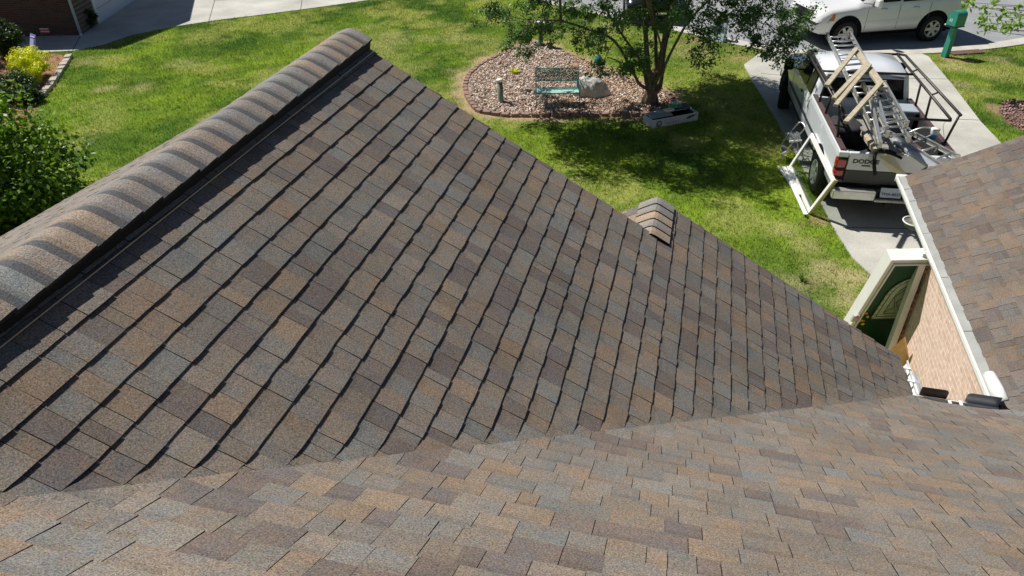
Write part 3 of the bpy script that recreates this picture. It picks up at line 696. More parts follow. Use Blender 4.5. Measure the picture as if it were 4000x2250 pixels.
# local axes: X right, Y towards camera, Z up the leaf
if MD.to_3x3().determinant() < 0: pass
def dbox(a, c): 
    b = MB(); b.box(a, c, M=MD); return b
LD = 2.08
fr = MB(); fr.box((-.045, -.13, 0), (0, .045, LD+.06), M=MD); fr.box((0, -.13, LD+.012), (1.0, .045, LD+.06), M=MD); fr.box((.93, -.13, 0), (1.0, .045, LD+.01), M=MD)
fr.build('door_frame', M_WHITE, door, bevel=.006, fix=True)
fr = MB(); fr.box((.004, .0, .02), (.022, .062, LD+.0), M=MD); fr.box((.024, .0, LD-.022), (.92, .062, LD-.002), M=MD); fr.build('door_stop', M_WALUM, door, fix=True)
lf = MB(); lf.box((.026, -.03, .03), (.92, .012, LD-.026), M=MD); leaf = lf.build('door_leaf', pm('dark_green_paint', (0.008, 0.060, 0.030), 0.3, coat=.3), door, fix=True)
gl = MB(); pts = []; x0, x1, z0, zs = .17, .79, .95, 1.46
pts = [(x0, z0), (x1, z0), (x1, zs)]+[(.48+.31*math.cos(a), zs+.36*math.sin(a)) for a in np.linspace(0, math.pi, 15)][1:-1]+[(x0, zs)]
gl.extr([MD@Vector((x, .013, z)) for x, z in pts], nD*.004); gl.build('door_glass', pm('leaded_glass', (0.50, 0.60, 0.50), 0.25, var=.15, vscale=16), leaf, fix=True)
ca = MB()
def cline(ps, r=.0045): ca.tube([MD@Vector((x, .019, z)) for x, z in ps], r, 5)
cline(pts+[pts[0]], .009)
inn = [(.48+(x-.48)*.82, z0+.06+(z-z0)*.87) for x, z in pts]; cline(inn+[inn[0]])
inn2 = [(.48+(x-.48)*.6, z0+.12+(z-z0)*.70) for x, z in pts]; cline(inn2+[inn2[0]])
for i in range(0, len(pts), 1): cline([pts[i], inn[i]], .003)
for z in (1.05, 1.15, 1.25, 1.35): cline([(x0, z), (x0+.06, z)], .003)
cline([(.48, 1.1), (.36, 1.3), (.48, 1.55), (.60, 1.3), (.48, 1.1)]); cline([(.48, 1.55), (.40, 1.68), (.48, 1.77), (.56, 1.68), (.48, 1.55)]); cline([(.3, 1.1), (.38, 1.2), (.3, 1.4), (.36, 1.55)]); cline([(.66, 1.1), (.58, 1.2), (.66, 1.4), (.6, 1.55)])
ca.build('glass_caming', pm('lead_came', (0.05, 0.06, 0.05), 0.5), leaf)
M_BRASS = pm('brass', (0.62, 0.42, 0.10), 0.22, 0.9)
for (zz, r) in ((.90, .03), (1.06, .024)):
    k = MB(); k.lathe([(0, .06), (r*.7, .058), (r, .045), (r*.9, .03), (r*.4, .02), (r*.4, .01), (r*1.25, .008), (r*1.25, 0)], MD@Vector((.09, .012, zz)), nD, 16); k.build('door_knob', M_BRASS, leaf)
k = MB(); k.box((-.10, .045, .98), (-.03, .075, 1.10), M=MD); k.build('keypad', pm('keypad_grey', (0.5, 0.5, 0.5), .4), door, fix=True)
k = MB(); k.box((-.07, .075, 1.06), (-.045, .078, 1.12), M=MD); k.build('sticker', pm('pink_sticker', (0.75, .08, .2), .5), door, fix=True)
# plywood offcut under the eave
b = MB(); b.extr([on_y(3531, 1318, 7.55), on_y(3470, 1372, 7.55), on_y(3463, 1398, 7.55), on_y(3540, 1400, 7.55)], (0, .015, 0)); b.add([], [])
pz = on_y(3531, 1318, 7.55)
b2 = MB(); q0, q1, q2 = on_y(3531, 1318, 7.5), on_y(3466, 1376, 7.5), on_y(3545, 1400, 7.5); dn = Vector((0, 0, -1.0))
b2.extr([q0, q1, Vector((q1.x-.02, 7.5, 0)), Vector((q2.x, 7.5, 0)), q2], (.02, .018, 0))
tag(b2.build('plywood_board', pm('plywood', (0.62, 0.42, 0.17), .7, var=.15, vscale=10), fix=True), 'tan plywood offcut leaning below the roof edge beside the brick wall', 'board')
# round lantern hanging outside the gutter
c_ = Vector((2.872, 8.80, 2.02))
bk = empty('hanging_basket', tuple(c_), 0, 'round white wire basket hanging just outside the white gutter', 'basket')
b = MB(); b.lathe([(0, -.10), (.05, -.095), (.10, -.06), (.125, -.01), (.13, .0), (.12, 0), (.09, -.05), (0, -.085)], (0, 0, 0), (0, 0, 1), 24); b.build('bowl', pm('basket_mesh', (0.26, 0.26, 0.25), .7, var=.4, vscale=40), bk)
b = MB(); b.tube([(.13*math.cos(a), .13*math.sin(a), .004) for a in np.linspace(0, 2*math.pi, 25)[:-1]], .009, 8, closed=True); b.build('rim', M_WALUM, bk)
b = MB(); b.tube([(0.03, 0, .01), (.05, 0, .14)], .003, 5); b.build('hook', M_STEEL, bk)

# ================================================================== FOLIAGE HELPERS
def leaves(name, C, N, rad, size, mat, parent=None, seed=1, flat=0.6, shade=None, drop=0.0):
    """clumps of small leaf blades: C centres (k,3), N leaves per clump"""
    r = np.random.default_rng(seed); C = np.asarray(C, float); k = len(C); n = k*N
    rad = np.broadcast_to(np.asarray(rad, float), (k,)) if np.ndim(rad) else np.full(k, float(rad))
    d = r.normal(size=(n, 3)); d /= np.linalg.norm(d, axis=1)[:, None]; q = r.random(n)**0.55
    c = np.repeat(C, N, 0); rr = np.repeat(rad, N)
    p = c+d*(q*rr)[:, None]*np.array([1, 1, flat])
    a = r.normal(size=(n, 3)); a /= np.linalg.norm(a, axis=1)[:, None]
    nr = r.normal(size=(n, 3))*0.75+np.array([0, 0, 0.7])+d*0.5; nr /= np.linalg.norm(nr, axis=1)[:, None]
    a = a-nr*(a*nr).sum(1)[:, None]; a /= np.linalg.norm(a, axis=1)[:, None]; b = np.cross(nr, a)
    s_ = size*r.uniform(.6, 1.35, n)[:, None]
    co = np.stack([p-a*s_*.5, p+b*s_*.26+nr*s_*.06, p+a*s_*.5, p-b*s_*.26+nr*s_*.06], 1).astype(np.float32)
    me = bpy.data.meshes.new(name); me.vertices.add(4*n); me.vertices.foreach_set('co', co.ravel()); me.loops.add(4*n); me.loops.foreach_set('vertex_index', np.arange(4*n, dtype=np.int32))
    me.polygons.add(n); me.polygons.foreach_set('loop_start', np.arange(0, 4*n, 4, dtype=np.int32)); me.polygons.foreach_set('loop_total', np.full(n, 4, np.int32)); me.update()
    t = np.clip(r.random(n)*0.75+np.repeat(r.random(k), N)*0.35+0.12*d[:, 2], 0, 1)
    if shade is not None: t = np.clip(t+shade, 0, 1)
    t = np.repeat(t, 4); ca = me.color_attributes.new('Col', 'FLOAT_COLOR', 'POINT')
    ca.data.foreach_set('color', np.stack([t, t, t, np.ones_like(t)], 1).astype(np.float32).ravel())
    me.materials.append(mat); o = bpy.data.objects.new(name, me); COL.objects.link(o)
    if parent is not None: o.parent = parent
    return o
def limb(b, p0, p1, r0, r1, wig=.12, n=6, seed=0):
    rr = random.Random(seed); p0 = Vector(p0); p1 = Vector(p1); L = (p1-p0).length; pts = []; rs = []
    off = Vector((rr.uniform(-1, 1), rr.uniform(-1, 1), rr.uniform(-.3, 1)))*wig*L
    for i in range(n+1):
        t = i/n; pts.append(p0.lerp(p1, t)+off*math.sin(math.pi*t)*(.8)+Vector((rr.uniform(-1, 1), rr.uniform(-1, 1), 0))*L*.012); rs.append(r0+(r1-r0)*t)
    b.tube(pts, rs, 7); return pts

# ================================================================== CRAPE MYRTLE
TB = Vector((-0.97, 17.56, 0))
tree = empty('crape_myrtle', tuple(TB), 0, 'multi stemmed crape myrtle tree standing at the right end of the mulch bed', 'tree')
tk = MB(); ends = []
stems = [  # px, py at the height where the stem leaves the picture or forks, depth y, base radius
    ((2500, 330, 17.4), (2478, 292, 17.3), (2400, 160, 17.0), (2290, 112, 16.8), (2190, 80, 16.6), .058),
    ((2525, 330, 17.5), (2508, 250, 17.5), (2440, 150, 17.4), (2395, 80, 17.3), (2350, 10, 17.2), .05),
    ((2535, 300, 17.5), (2525, 180, 17.5), (2518, 60, 17.6), (2510, -60, 17.7), (2500, -260, 17.9), .095),
    ((2560, 300, 17.6), (2562, 180, 17.7), (2556, 60, 17.9), (2550, -60, 18.0), (2560, -300, 18.2), .07),
    ((2568, 300, 17.6), (2590, 180, 17.6), (2612, 60, 17.6), (2640, -40, 17.6), (2690, -260, 17.6), .10),
    ((2575, 330, 17.5), (2600, 250, 17.4), (2655, 140, 17.3), (2700, 70, 17.2), (2790, -20, 17.0), .055),
    ((2580, 340, 17.5), (2596, 200, 17.6), (2625, 100, 17.9), (2680, 40, 18.4), (2720, -60, 18.9), .06),
    ((2555, 340, 17.4), (2575, 290, 17.2), (2585, 200, 17.0), (2560, 100, 16.6), (2530, -30, 16.0), .045),
]
for k, st in enumerate(stems):
    r0 = st[-1]*.72; pts = [TB+Vector((math.cos(k*.8)*.13, math.sin(k*.8)*.11, -.05)), TB+Vector((math.cos(k*.8)*.11, math.sin(k*.8)*.09, .25))]+[on_y(*q) for q in st[:-1]]
    pts = spline(pts, 4); n = len(pts); rs = [r0*(1.15-.62*i/n)*(1.35 if i < 3 else 1) for i in range(n)]
    tk.tube(pts, rs, 10); ends.append((pts[-1], rs[-1], k)); 
tk.tube([TB+Vector((0, 0, -.1)), TB+Vector((0, 0, .25)), TB+Vector((.0, .0, .6)), TB+Vector((.0, .02, .85))], [.20, .14, .12, .07], 14)
tk.build('trunk', M_BARK, tree).location = tuple(-TB)
tr_rand = random.Random(12); br = MB(); clumps = []
for k in range(300):       # upper crown, mostly above the picture: it throws the shade on lawn and truck
    while True:
        v = Vector((tr_rand.gauss(0, 1), tr_rand.gauss(0, 1), tr_rand.gauss(0, 1))).normalized()*tr_rand.uniform(.35, 1)**.6
        p = Vector((-1.6+v.x*4.6, 16.6+v.y*4.6, 4.4+v.z*1.7)); xs_ = p.x+.66*p.z; ys_ = p.y-.24*p.z
        if xs_ > (3.7 if ys_ > 16.6 else (3.3 if ys_ > 15.6 else 1.9)) or ys_ < 13.35-.12*xs_: continue
        if ys_ > 15.7 and xs_ < -0.7+(ys_-15.7)*.25: continue
        if p.z < 2.75: continue
        if p.y < 16.4 and p.z < 3.25+(16.4-p.y)*.30: continue
        break
    clumps.append((p, tr_rand.uniform(.38, .62))); NB_ = len(clumps)
LOW = [(1925, 50), (1985, 95), (2040, 130), (2080, 60), (1990, 160), (2150, 55), (2060, 190), (2110, 120), (2200, 60), (2180, 110), (2260, 85), (2300, 35), (2330, 190), (2350, 135), (2400, 95), (2450, 45), (2530, 60), (2560, 130), (2300, 175), (2350, 275), (2430, 262), (2480, 285),
       (2500, 235), (2580, 95), (2640, 45), (2750, 60), (2840, 40), (2900, 85), (2950, 105), (2990, 55), (2800, 110), (3045, 110), (3080, 150), (2745, 150), (2775, 205), (3000, 175), (3060, 40), (3105, 205), (2700, 85), (2680, 30), (2870, 130), (2935, 160), (3030, 215), (2440, 190), (2120, 20), (2380, 20), (2240, 20), (1960, 20), (2905, 20), (3130, 60), (3110, 115)]
for (px, py) in LOW:
    y = 17.3+tr_rand.uniform(-1.3, .9); p = on_y(px, py, y)
    if p.z < 1.35: p = on_y(px, py, 16.6)
    clumps.append((p, tr_rand.uniform(.24, .40)))
    for _ in range(2):
        q_ = on_y(px+tr_rand.uniform(-60, 60), min(py+tr_rand.uniform(-55, 30), 270), y+tr_rand.uniform(-.5, .5)); clumps.append((q_, tr_rand.uniform(.15, .30)))
hubs = [on_y(2290, 112, 16.8), on_y(2400, 160, 17.0), on_y(2395, 80, 17.3), on_y(2190, 80, 16.6), on_y(2515, 20, 17.6), on_y(2560, 0, 18.0), on_y(2625, 20, 17.6), on_y(2700, 70, 17.2), on_y(2680, 40, 18.4), on_y(2640, -60, 17.6), on_y(2500, -160, 17.8), on_y(2560, -200, 18.1), on_y(2560, 100, 16.6), on_y(2790, -20, 17)]
HH = [on_y(2510, -200, 17.7), on_y(2560, -330, 18.2), on_y(2690, -260, 17.6), on_y(2350, -230, 16.9), on_y(2790, -230, 17), on_y(2180, -260, 16.6), on_y(2480, -260, 15.6)]
for i, q in enumerate(HH): limb(br, min(hubs, key=lambda u: (q-u).length), q, .035, .022, .06, 6, 900+i)
for i, (p, r) in enumerate(clumps):
    low_ = i >= NB_
    if low_ and (i-NB_) % 3: h = clumps[NB_+3*((i-NB_)//3)][0]; limb(br, h, p, .007, .003, .1, 4, i); continue
    h = min(hubs if low_ else HH, key=lambda q: (q-p).length); limb(br, h, p, .012 if low_ else (.028 if (h-p).length > 1.5 else .016), .004, .13, 6, i)
    if low_ and i % 2: hubs.append(h.lerp(p, .55))
br.build('branches', M_BARK, tree).location = tuple(-TB)
C_ = []; R_ = []
for i, (p, r) in enumerate(clumps):
    for j in range(4): C_.append(p+Vector((tr_rand.gauss(0, r*.55), tr_rand.gauss(0, r*.55), tr_rand.gauss(0, r*.35)))); R_.append(r*.62)
nb4 = NB_*4
o = leaves('crown', C_[:nb4], 82, R_[:nb4], .085, M_LEAF, tree, 3, .8); o.location = tuple(-TB)
o = leaves('crown', C_[nb4:], 44, R_[nb4:], .066, M_LEAF, tree, 4, .8, shade=.22); o.location = tuple(-TB)

# ================================================================== MAPLE (right) AND BUSHES (left)
MT = Vector((10.4, 19.6, 0)); mp = empty('maple_tree', tuple(MT), 0, 'young maple with bright yellow green leaves reaching in at the top right corner', 'tree')
b = MB(); b.tube([MT, MT+Vector((.05, 0, 1.2)), MT+Vector((-.05, .1, 2.6)), MT+Vector((0, 0, 4.2))], [.14, .10, .08, .03], 10); b.build('trunk', M_MAP, mp).location = tuple(-MT)
cl = [on_y(px, py, 20.0+dy) for px, py, dy in ((3800, 10, 0), (3835, 30, .3), (3850, 62, -.4), (3880, 20, .2), (3890, 78, 0), (3920, 48, .3), (3925, 95, -.3), (3960, 60, .2), (3965, 100, .2), (3985, 25, 0), (3995, 85, -.4), (3775, 30, 0), (3870, 110, .1), (3830, 90, -.1), (3845, 118, 0), (3940, 115, .3), (4010, 60, .1))]
rr = random.Random(4); cl2 = []
for k in range(55):
    v = Vector((rr.gauss(0, 1), rr.gauss(0, 1), rr.gauss(0, 1))).normalized()*rr.uniform(.3, 1); p = MT+Vector((v.x*2.2+.4, v.y*2.3, 3.3+v.z*1.6)); cl2.append(p)
b = MB()
for i, p in enumerate(cl+cl2): limb(b, MT+Vector((0, 0, min(3.6, max(1.2, p.z-.3)))), p, .022, .004, .05, 5, i+50)
b.build('branches', M_MAP, mp).location = tuple(-MT)
o = leaves('crown', cl, 16, .17, .13, M_MLEAF, mp, 6, .8); o.location = tuple(-MT)
o = leaves('crown', cl2, 70, .42, .13, M_MLEAF, mp, 7, .8); o.location = tuple(-MT)

def bush(name, c, rad, nl, size, mat, label, cat, clump=26, seed=1, group=None, flat=.75, n0=3, stemmat=None, shade=None):
    c = Vector(c); e = empty(name, (c.x, c.y, 0), 0, label, cat, group); r = random.Random(seed); cs = []
    for k in range(clump):
        v = Vector((r.gauss(0, 1), r.gauss(0, 1), r.gauss(0, 1))).normalized()*r.uniform(.55, .95); p = Vector((c.x+v.x*rad[0], c.y+v.y*rad[0], max(.08, c.z+v.z*rad[1]))); cs.append(p)
    b = MB()
    for i, p in enumerate(cs[::n0]): limb(b, (c.x+r.uniform(-.06, .06), c.y+r.uniform(-.06, .06), 0), p, .02*max(1, rad[0]), .006, .1, 5, i)
    b.build('stems', stemmat or M_MAP, e).location = (-c.x, -c.y, 0)
    o = leaves('foliage', cs, nl, rad[0]*.42, size, mat, e, seed, flat, shade); o.location = (-c.x, -c.y, 0); return e
bush('leafy_shrub', (-12.45, 9.3, .9), (1.5, 1.15), 330, .115, M_BUSH, 'tall bushy green tree at the left edge below the roof ridge', 'tree', 75, 5)
bush('gold_shrub', tuple(at(132, 300))[:2]+(.42,), (.50, .40), 240, .05, M_YEL, 'round golden yellow shrub in the left bed, larger and further one', 'shrub', 30, 8, 'golden shrubs in the left bed')
bush('gold_shrub', tuple(at(118, 338))[:2]+(.36,), (.40, .34), 220, .05, M_YEL, 'smaller golden yellow shrub nearer the camera in the left bed', 'shrub', 24, 9, 'golden shrubs in the left bed')
bush('dark_shrub', tuple(at(48, 388))[:2]+(.28,), (.62, .34), 260, .05, M_DSH, 'wide dark green shrub below the yellow shrubs in the left bed', 'shrub', 40, 10, 'dark shrubs in the left bed')
bush('dark_shrub', tuple(at(15, 235))[:2]+(.6,), (.62, .65), 260, .06, M_DSH, 'dark shrub at the left edge beside the neighbouring walkway', 'shrub', 40, 11, 'dark shrubs in the left bed')
bush('dark_shrub', tuple(at(112, 402))[:2]+(.2,), (.34, .24), 240, .05, M_DSH, 'low dark shrub next to the stone edging of the left bed', 'shrub', 30, 12, 'dark shrubs in the left bed')
bush('leafy_sapling', (-18.6, 15.6, 2.0), (.35, .9), 26, .13, M_BUSH, 'thin sapling with sparse yellow green leaves at the left edge', 'tree', 12, 14)

# left bed edging: flat stones
eg = [at(*q) for q in ((274, 222), (225, 300), (190, 350), (143, 402))]; pl = spline(eg, 12); k = 0
L_ = sum((pl[i+1]-pl[i]).length for i in range(len(pl)-1)); nb = int(L_/.34); 
def along(pl, t):
    tot = sum((pl[i+1]-pl[i]).length for i in range(len(pl)-1)); d = t*tot
    for i in range(len(pl)-1):
        l = (pl[i+1]-pl[i]).length
        if d <= l or i == len(pl)-2: return pl[i].lerp(pl[i+1], d/l), (pl[i+1]-pl[i]).normalized()
        d -= l
M_ESTONE = pm('edging_stone', (0.42, 0.38, 0.33), 0.9, var=.2, vscale=6, bump=.3)
first = None; rr = random.Random(2)
for i in range(nb):
    p, d = along(pl, (i+.5)/nb)
    if first is None:
        b = MB(); b.box((-.15, -.09, 0), (.15, .09, .10)); o = b.build('edging_stone', M_ESTONE, bevel=.015); first = o
    else: o = first.copy(); COL.objects.link(o)
    o.location = p; o.rotation_euler = (rr.uniform(-.04, .04), rr.uniform(-.03, .03), math.atan2(d.y, d.x)+rr.uniform(-.06, .06)); o.scale = (rr.uniform(.92, 1.05), rr.uniform(.9, 1.1), rr.uniform(.8, 1.1))
    tag(o, 'flat grey stone in the straight edging of the left bed beside the lawn', 'edging stone', 'edging stones of the left bed')

# ================================================================== GARDEN BED
def chips(name, poly, n, cols, size, seed, label, cat='mulch'):
    r = np.random.default_rng(seed); xs = [p[0] for p in poly]; ys = [p[1] for p in poly]
    x = r.uniform(min(xs), max(xs), n*2); y = r.uniform(min(ys), max(ys), n*2); k = inside(x, y, poly); x = x[k][:n]; y = y[k][:n]; n = len(x)
    a = r.uniform(0, 6.28, n); l = size*r.uniform(.5, 1.5, n); w_ = l*r.uniform(.35, .8, n); h = l*r.uniform(.15, .35, n); z = 0.018+r.random(n)*.03
    tx = r.normal(0, .3, n); ty = r.normal(0, .3, n)
    ca_, sa_ = np.cos(a), np.sin(a); base = np.array([(1, 0, 0), (0, 1, 0), (-1, 0, 0), (0, -1, 0), (.1, .1, 1), (0, 0, -1)], float)
    co = np.zeros((n, 6, 3), np.float32)
    for i, (u, v, q) in enumerate(base):
        lx = u*l/2*ca_-v*w_/2*sa_; ly = u*l/2*sa_+v*w_/2*ca_; co[:, i, 0] = x+lx; co[:, i, 1] = y+ly; co[:, i, 2] = z+q*h+lx*tx+ly*ty
    F = np.array([(0, 1, 4), (1, 2, 4), (2, 3, 4), (3, 0, 4), (1, 0, 5), (2, 1, 5), (3, 2, 5), (0, 3, 5)]); idx = (F[None]+6*np.arange(n)[:, None, None]).reshape(-1).astype(np.int32)
    me = bpy.data.meshes.new(name); me.vertices.add(6*n); me.vertices.foreach_set('co', co.ravel()); me.loops.add(len(idx)); me.loops.foreach_set('vertex_index', idx); nf = 8*n
    me.polygons.add(nf); me.polygons.foreach_set('loop_start', np.arange(0, 3*nf, 3, dtype=np.int32)); me.polygons.foreach_set('loop_total', np.full(nf, 3, np.int32)); me.update()
    cc = np.array(cols)[r.integers(0, len(cols), n)]*r.uniform(.65, 1.25, n)[:, None]; cc = np.repeat(cc, 6, 0)
    at_ = me.color_attributes.new('Col', 'FLOAT_COLOR', 'POINT'); at_.data.foreach_set('color', np.concatenate([cc, np.ones((6*n, 1))], 1).astype(np.float32).ravel())
    me.materials.append(M_CHIP); o = bpy.data.objects.new(name, me); COL.objects.link(o); return tag(o, label, cat, kind='stuff')
cx = sum(p.x for p in bed_loop)/len(bed_loop); cyy = sum(p.y for p in bed_loop)/len(bed_loop)
inpoly = [(p.x+(cx-p.x)*.045, p.y+(cyy-p.y)*.045) for p in bed_loop]
chips('mulch', inpoly, 15000, [(.62, .50, .44), (.74, .66, .60), (.54, .37, .28), (.40, .27, .20), (.80, .75, .70), (.60, .45, .34), (.34, .25, .20)], .066, 5, 'pale pinkish wood and stone chips covering the garden bed')
chips('mulch', rbed_poly, 2200, [(.30, .17, .15), (.36, .22, .2), (.24, .15, .13), (.42, .32, .3)], .07, 6, 'dark reddish lava rock mulch in the bed at the right edge')
chips('mulch', lbed_poly, 3500, [(.46, .25, .16), (.36, .19, .12), (.52, .32, .22)], .05, 7, 'reddish brown mulch in the bed at the left')
chips('mulch', [(a, b_) for a, b_ in inpoly if a > -3.6]+[(-3.3, 16.9)], 5200, [(.34, .21, .13), (.27, .16, .10), (.44, .29, .19), (.20, .13, .09), (.50, .38, .28)], .075, 15, 'tan and brown bark mulch on the tree side of the garden bed')
# brick pavers round the bed
NP = 76; firstp = None; rr = random.Random(9); LP_ = list(bed_loop)+[bed_loop[0]]
for i in range(NP):
    p, d = along(LP_, (i+.5)/NP)
    low = p.y < 17.3 and p.x < 0.2
    if firstp is None:
        b = MB(); b.box((-.095, -.06, 0), (.095, .06, .09)); o = b.build('edging_paver', M_PAVER, bevel=.010); firstp = o
    else: o = firstp.copy(); COL.objects.link(o)
    n_ = Vector((-d.y, d.x, 0)); o.location = p+n_*rr.uniform(-.012, .012)+Vector((0, 0, -.01 if low else -.055))
    o.rotation_euler = (rr.uniform(-.10, .10), rr.uniform(-.06, .06), math.atan2(d.y, d.x)+rr.uniform(-.10, .10)); o.scale = (rr.uniform(.9, 1.08), 1, 1)
    sec = 'front' if (p.y < 17.0) else ('left' if p.x < -5.2 else ('right' if p.x > -1.6 else 'back'))
    tag(o, {'front': 'upright reddish brown paver in the front edging row nearest the roof, below the bench', 'left': 'pinkish paver set flat in the left curve of the mulch bed edging by the pipe', 'right': 'brown paver in the mulch bed edging around the tree trunk', 'back': 'pinkish paver in the far edging of the mulch bed behind the ornament and pedestal'}[sec], 'paver', 'pavers in the %s edging of the mulch bed' % sec)
# bench
bp0 = at(2094, 425); bp1 = at(2262, 423); bx = (bp1-bp0); bw = bx.length; ang = math.atan2(bx.y, bx.x)
bench = empty('garden_bench', tuple(bp0), ang, 'teal metal mesh garden bench with two seats on the mulch bed', 'bench')
def mesh_mat(name, col, sc):
    mt = bpy.data.materials.new(name); mt.use_nodes = True; t = mt.node_tree; b = t.nodes['Principled BSDF']; L = t.links.new; b.inputs['Base Color'].default_value = (*col, 1); b.inputs['Roughness'].default_value = .5
    tc = t.nodes.new('ShaderNodeTexCoord'); v = t.nodes.new('ShaderNodeTexVoronoi'); v.feature = 'DISTANCE_TO_EDGE'; v.inputs['Scale'].default_value = sc; v.inputs['Randomness'].default_value = 1; L(tc.outputs['Object'], v.inputs['Vector'])
    m_ = t.nodes.new('ShaderNodeMath'); m_.operation = 'LESS_THAN'; L(v.outputs['Distance'], m_.inputs[0]); m_.inputs[1].default_value = .17; L(m_.outputs[0], b.inputs['Alpha']); return mt
M_MESH = mesh_mat('expanded_metal', (0.05, 0.16, 0.16), 45); M_SEAT = mesh_mat('expanded_metal_seat', (0.34, 0.60, 0.55), 70)
M_SEAT.node_tree.nodes['Math'].inputs[1].default_value = .32
h_ = .38; D_ = .42; T1 = .84
def tb(name, pts, r=.011, parent=bench, mat=M_TEAL, closed=False): b = MB(); b.tube(pts, r, 7, closed=closed); return b.build(name, mat, parent)
for x in (0, bw):
    tb('leg', [(x, 0, 0), (x, .0, h_)]); tb('leg', [(x, D_+.08, 0), (x, D_, h_), (x, D_+.06, T1)])
    tb('armrest', [(x, 0, h_), (x, .0, h_+.18), (x, .06, h_+.22), (x, D_+.02, h_+.2)], .010)
tb('seat_frame', [(0, 0, h_), (bw, 0, h_), (bw, D_, h_), (0, D_, h_)], .013, closed=True)
tb('back_frame', [(0, D_+.03, T1-.30), (bw, D_+.03, T1-.30), (bw, D_+.06, T1), (0, D_+.06, T1)], .013, closed=True); tb('back_divider', [(bw/2, D_+.03, T1-.30), (bw/2, D_+.06, T1)], .011)
b = MB(); b.add([(0.01, .01, h_+.004), (bw-.01, .01, h_+.004), (bw-.01, D_*.5, h_-.012), (.01, D_*.5, h_-.012), (bw-.01, D_, h_+.004), (.01, D_, h_+.004)], [(0, 1, 2, 3), (3, 2, 4, 5)]); b.build('seat', M_SEAT, bench)
for k in (0, 1):
    b = MB(); xa, xb = .01+k*bw/2, bw/2-.01+k*bw/2; b.add([(xa, D_+.03, T1-.29), (xb, D_+.03, T1-.29), (xb, D_+.06, T1-.01), (xa, D_+.06, T1-.01)], [(0, 1, 2, 3)]); b.build('backrest', M_MESH, bench)
# boulder
from mathutils import noise as mn
bo = at(2308, 372); bm = bmesh.new(); bmesh.ops.create_icosphere(bm, subdivisions=5, radius=1)
for v in bm.verts:
    p = v.co.copy(); k = 1+.22*mn.noise(p*1.4+Vector((3, 1, 2)))+.07*mn.noise(p*4)+.02*mn.noise(p*11); q = Vector((p.x*.43*k, p.y*.34*k, p.z*.42*k))
    q.x -= .16*max(0, q.z); q.z += .02
    q.x *= 1-.45*max(0, q.z); q.y *= 1-.4*max(0, q.z)
    v.co = q
me = bpy.data.meshes.new('boulder'); bm.to_mesh(me); bm.free(); me.materials.append(M_ROCK); me.polygons.foreach_set('use_smooth', [True]*len(me.polygons)); o = bpy.data.objects.new('boulder', me); COL.objects.link(o); o.location = (bo.x, bo.y, .10); o.rotation_euler = (0, 0, .15)
tag(o, 'large smooth grey boulder beside the right end of the teal bench', 'rock')
# vent pipe
pb = at(1958, 403); b = empty('vent_pipe', tuple(pb), 0, 'grey green upright pipe with a white cap at the left of the bench', 'pipe')
q = MB(); q.lathe([(.072, 0), (.072, .56), (.0, .56)], (0, 0, 0), n=20); o = q.build('pipe', M_TANKGR, b); o.rotation_euler = (0, -.06, 0)
q = MB(); q.lathe([(.0, .615), (.066, .612), (.082, .598), (.082, .55), (.073, .55)], (0, 0, 0), n=20); o = q.build('cap', M_WHITE, b); o.rotation_euler = (0, -.06, 0)
# light pedestal behind the bed
lp = at(2112, 182); e = empty('garden_pedestal', tuple(lp), 0, 'dark green pedestal with a white dish top at the back of the mulch bed', 'bird bath')
q = MB(); q.lathe([(.15, 0), (.15, .05), (.08, .12), (.06, .35), (.09, .55), (.12, .62), (.12, .66)], (0, 0, 0), n=16); q.build('post', pm('pedestal_green', (0.05, 0.075, 0.065), .6, var=.2), e)
q = MB(); q.lathe([(.10, .66), (.20, .70), (.215, .74), (.18, .735), (0, .70)], (0, 0, 0), n=20); q.build('bowl', M_WHITE, e)
# glass ornament on a stake
gb = at(2333, 292); e = empty('garden_ornament', tuple(gb), 0, 'round teal glass ornament on a short stake behind the boulder', 'ornament')
q = MB(); q.tube([(0, 0, 0), (0, 0, .32)], .012, 6); q.build('stake', M_BLACK, e)
q = MB(); q.lathe([(0, .26), (.06, .28), (.105, .34), (.12, .41), (.10, .48), (.05, .525), (.02, .55), (.012, .62), (0, .64)], (0, 0, 0), n=18); q.build('globe', pm('teal_glass', (0.04, 0.24, 0.24), .12, var=.5, vscale=14, coat=.6), e)
def tuft(name, p, n, h, w, mat, label, cat, seed=1, spread=.5):
    r = random.Random(seed); b = MB()
    for k in range(n):
        a = r.uniform(0, 6.28); l = h*r.uniform(.6, 1.1); sp_ = spread*r.uniform(.3, 1); d = Vector((math.cos(a), math.sin(a), 0)); sd = Vector((-d.y, d.x, 0)); pts = []
        for t in (0, .35, .7, 1): pts.append((d*sp_*l*t*(.6+t*.5)+Vector((0, 0, l*(t-.28*t*t*sp_*2))), w*(.6+.8*t-1.38*t*t)))
        vs = []
        for c, ww in pts: vs += [c-sd*ww, c+sd*ww]
        tt = r.random(); b.add(vs, [(0, 1, 3, 2), (2, 3, 5, 4), (4, 5, 7, 6)], (tt, tt, tt))
    o = b.build(name, mat, None, colors=True); o.location = p; tag(o, label, cat); return o
tuft('yellow_plant', at(2012, 292), 46, .26, .030, M_YEL, 'small bright yellow green leafy plant left behind the bench', 'plant', 2, .9)
tuft('sprig_plant', at(2055, 252), 26, .22, .012, M_BUSH, 'thin green sprig growing behind the yellow plant in the bed', 'plant', 3, .7)
tuft('grass_tuft', at(3130, 1098), 60, .17, .008, M_BUSH, 'darker green grass clump in the dry lawn near the driveway', 'plant', 4, .8)

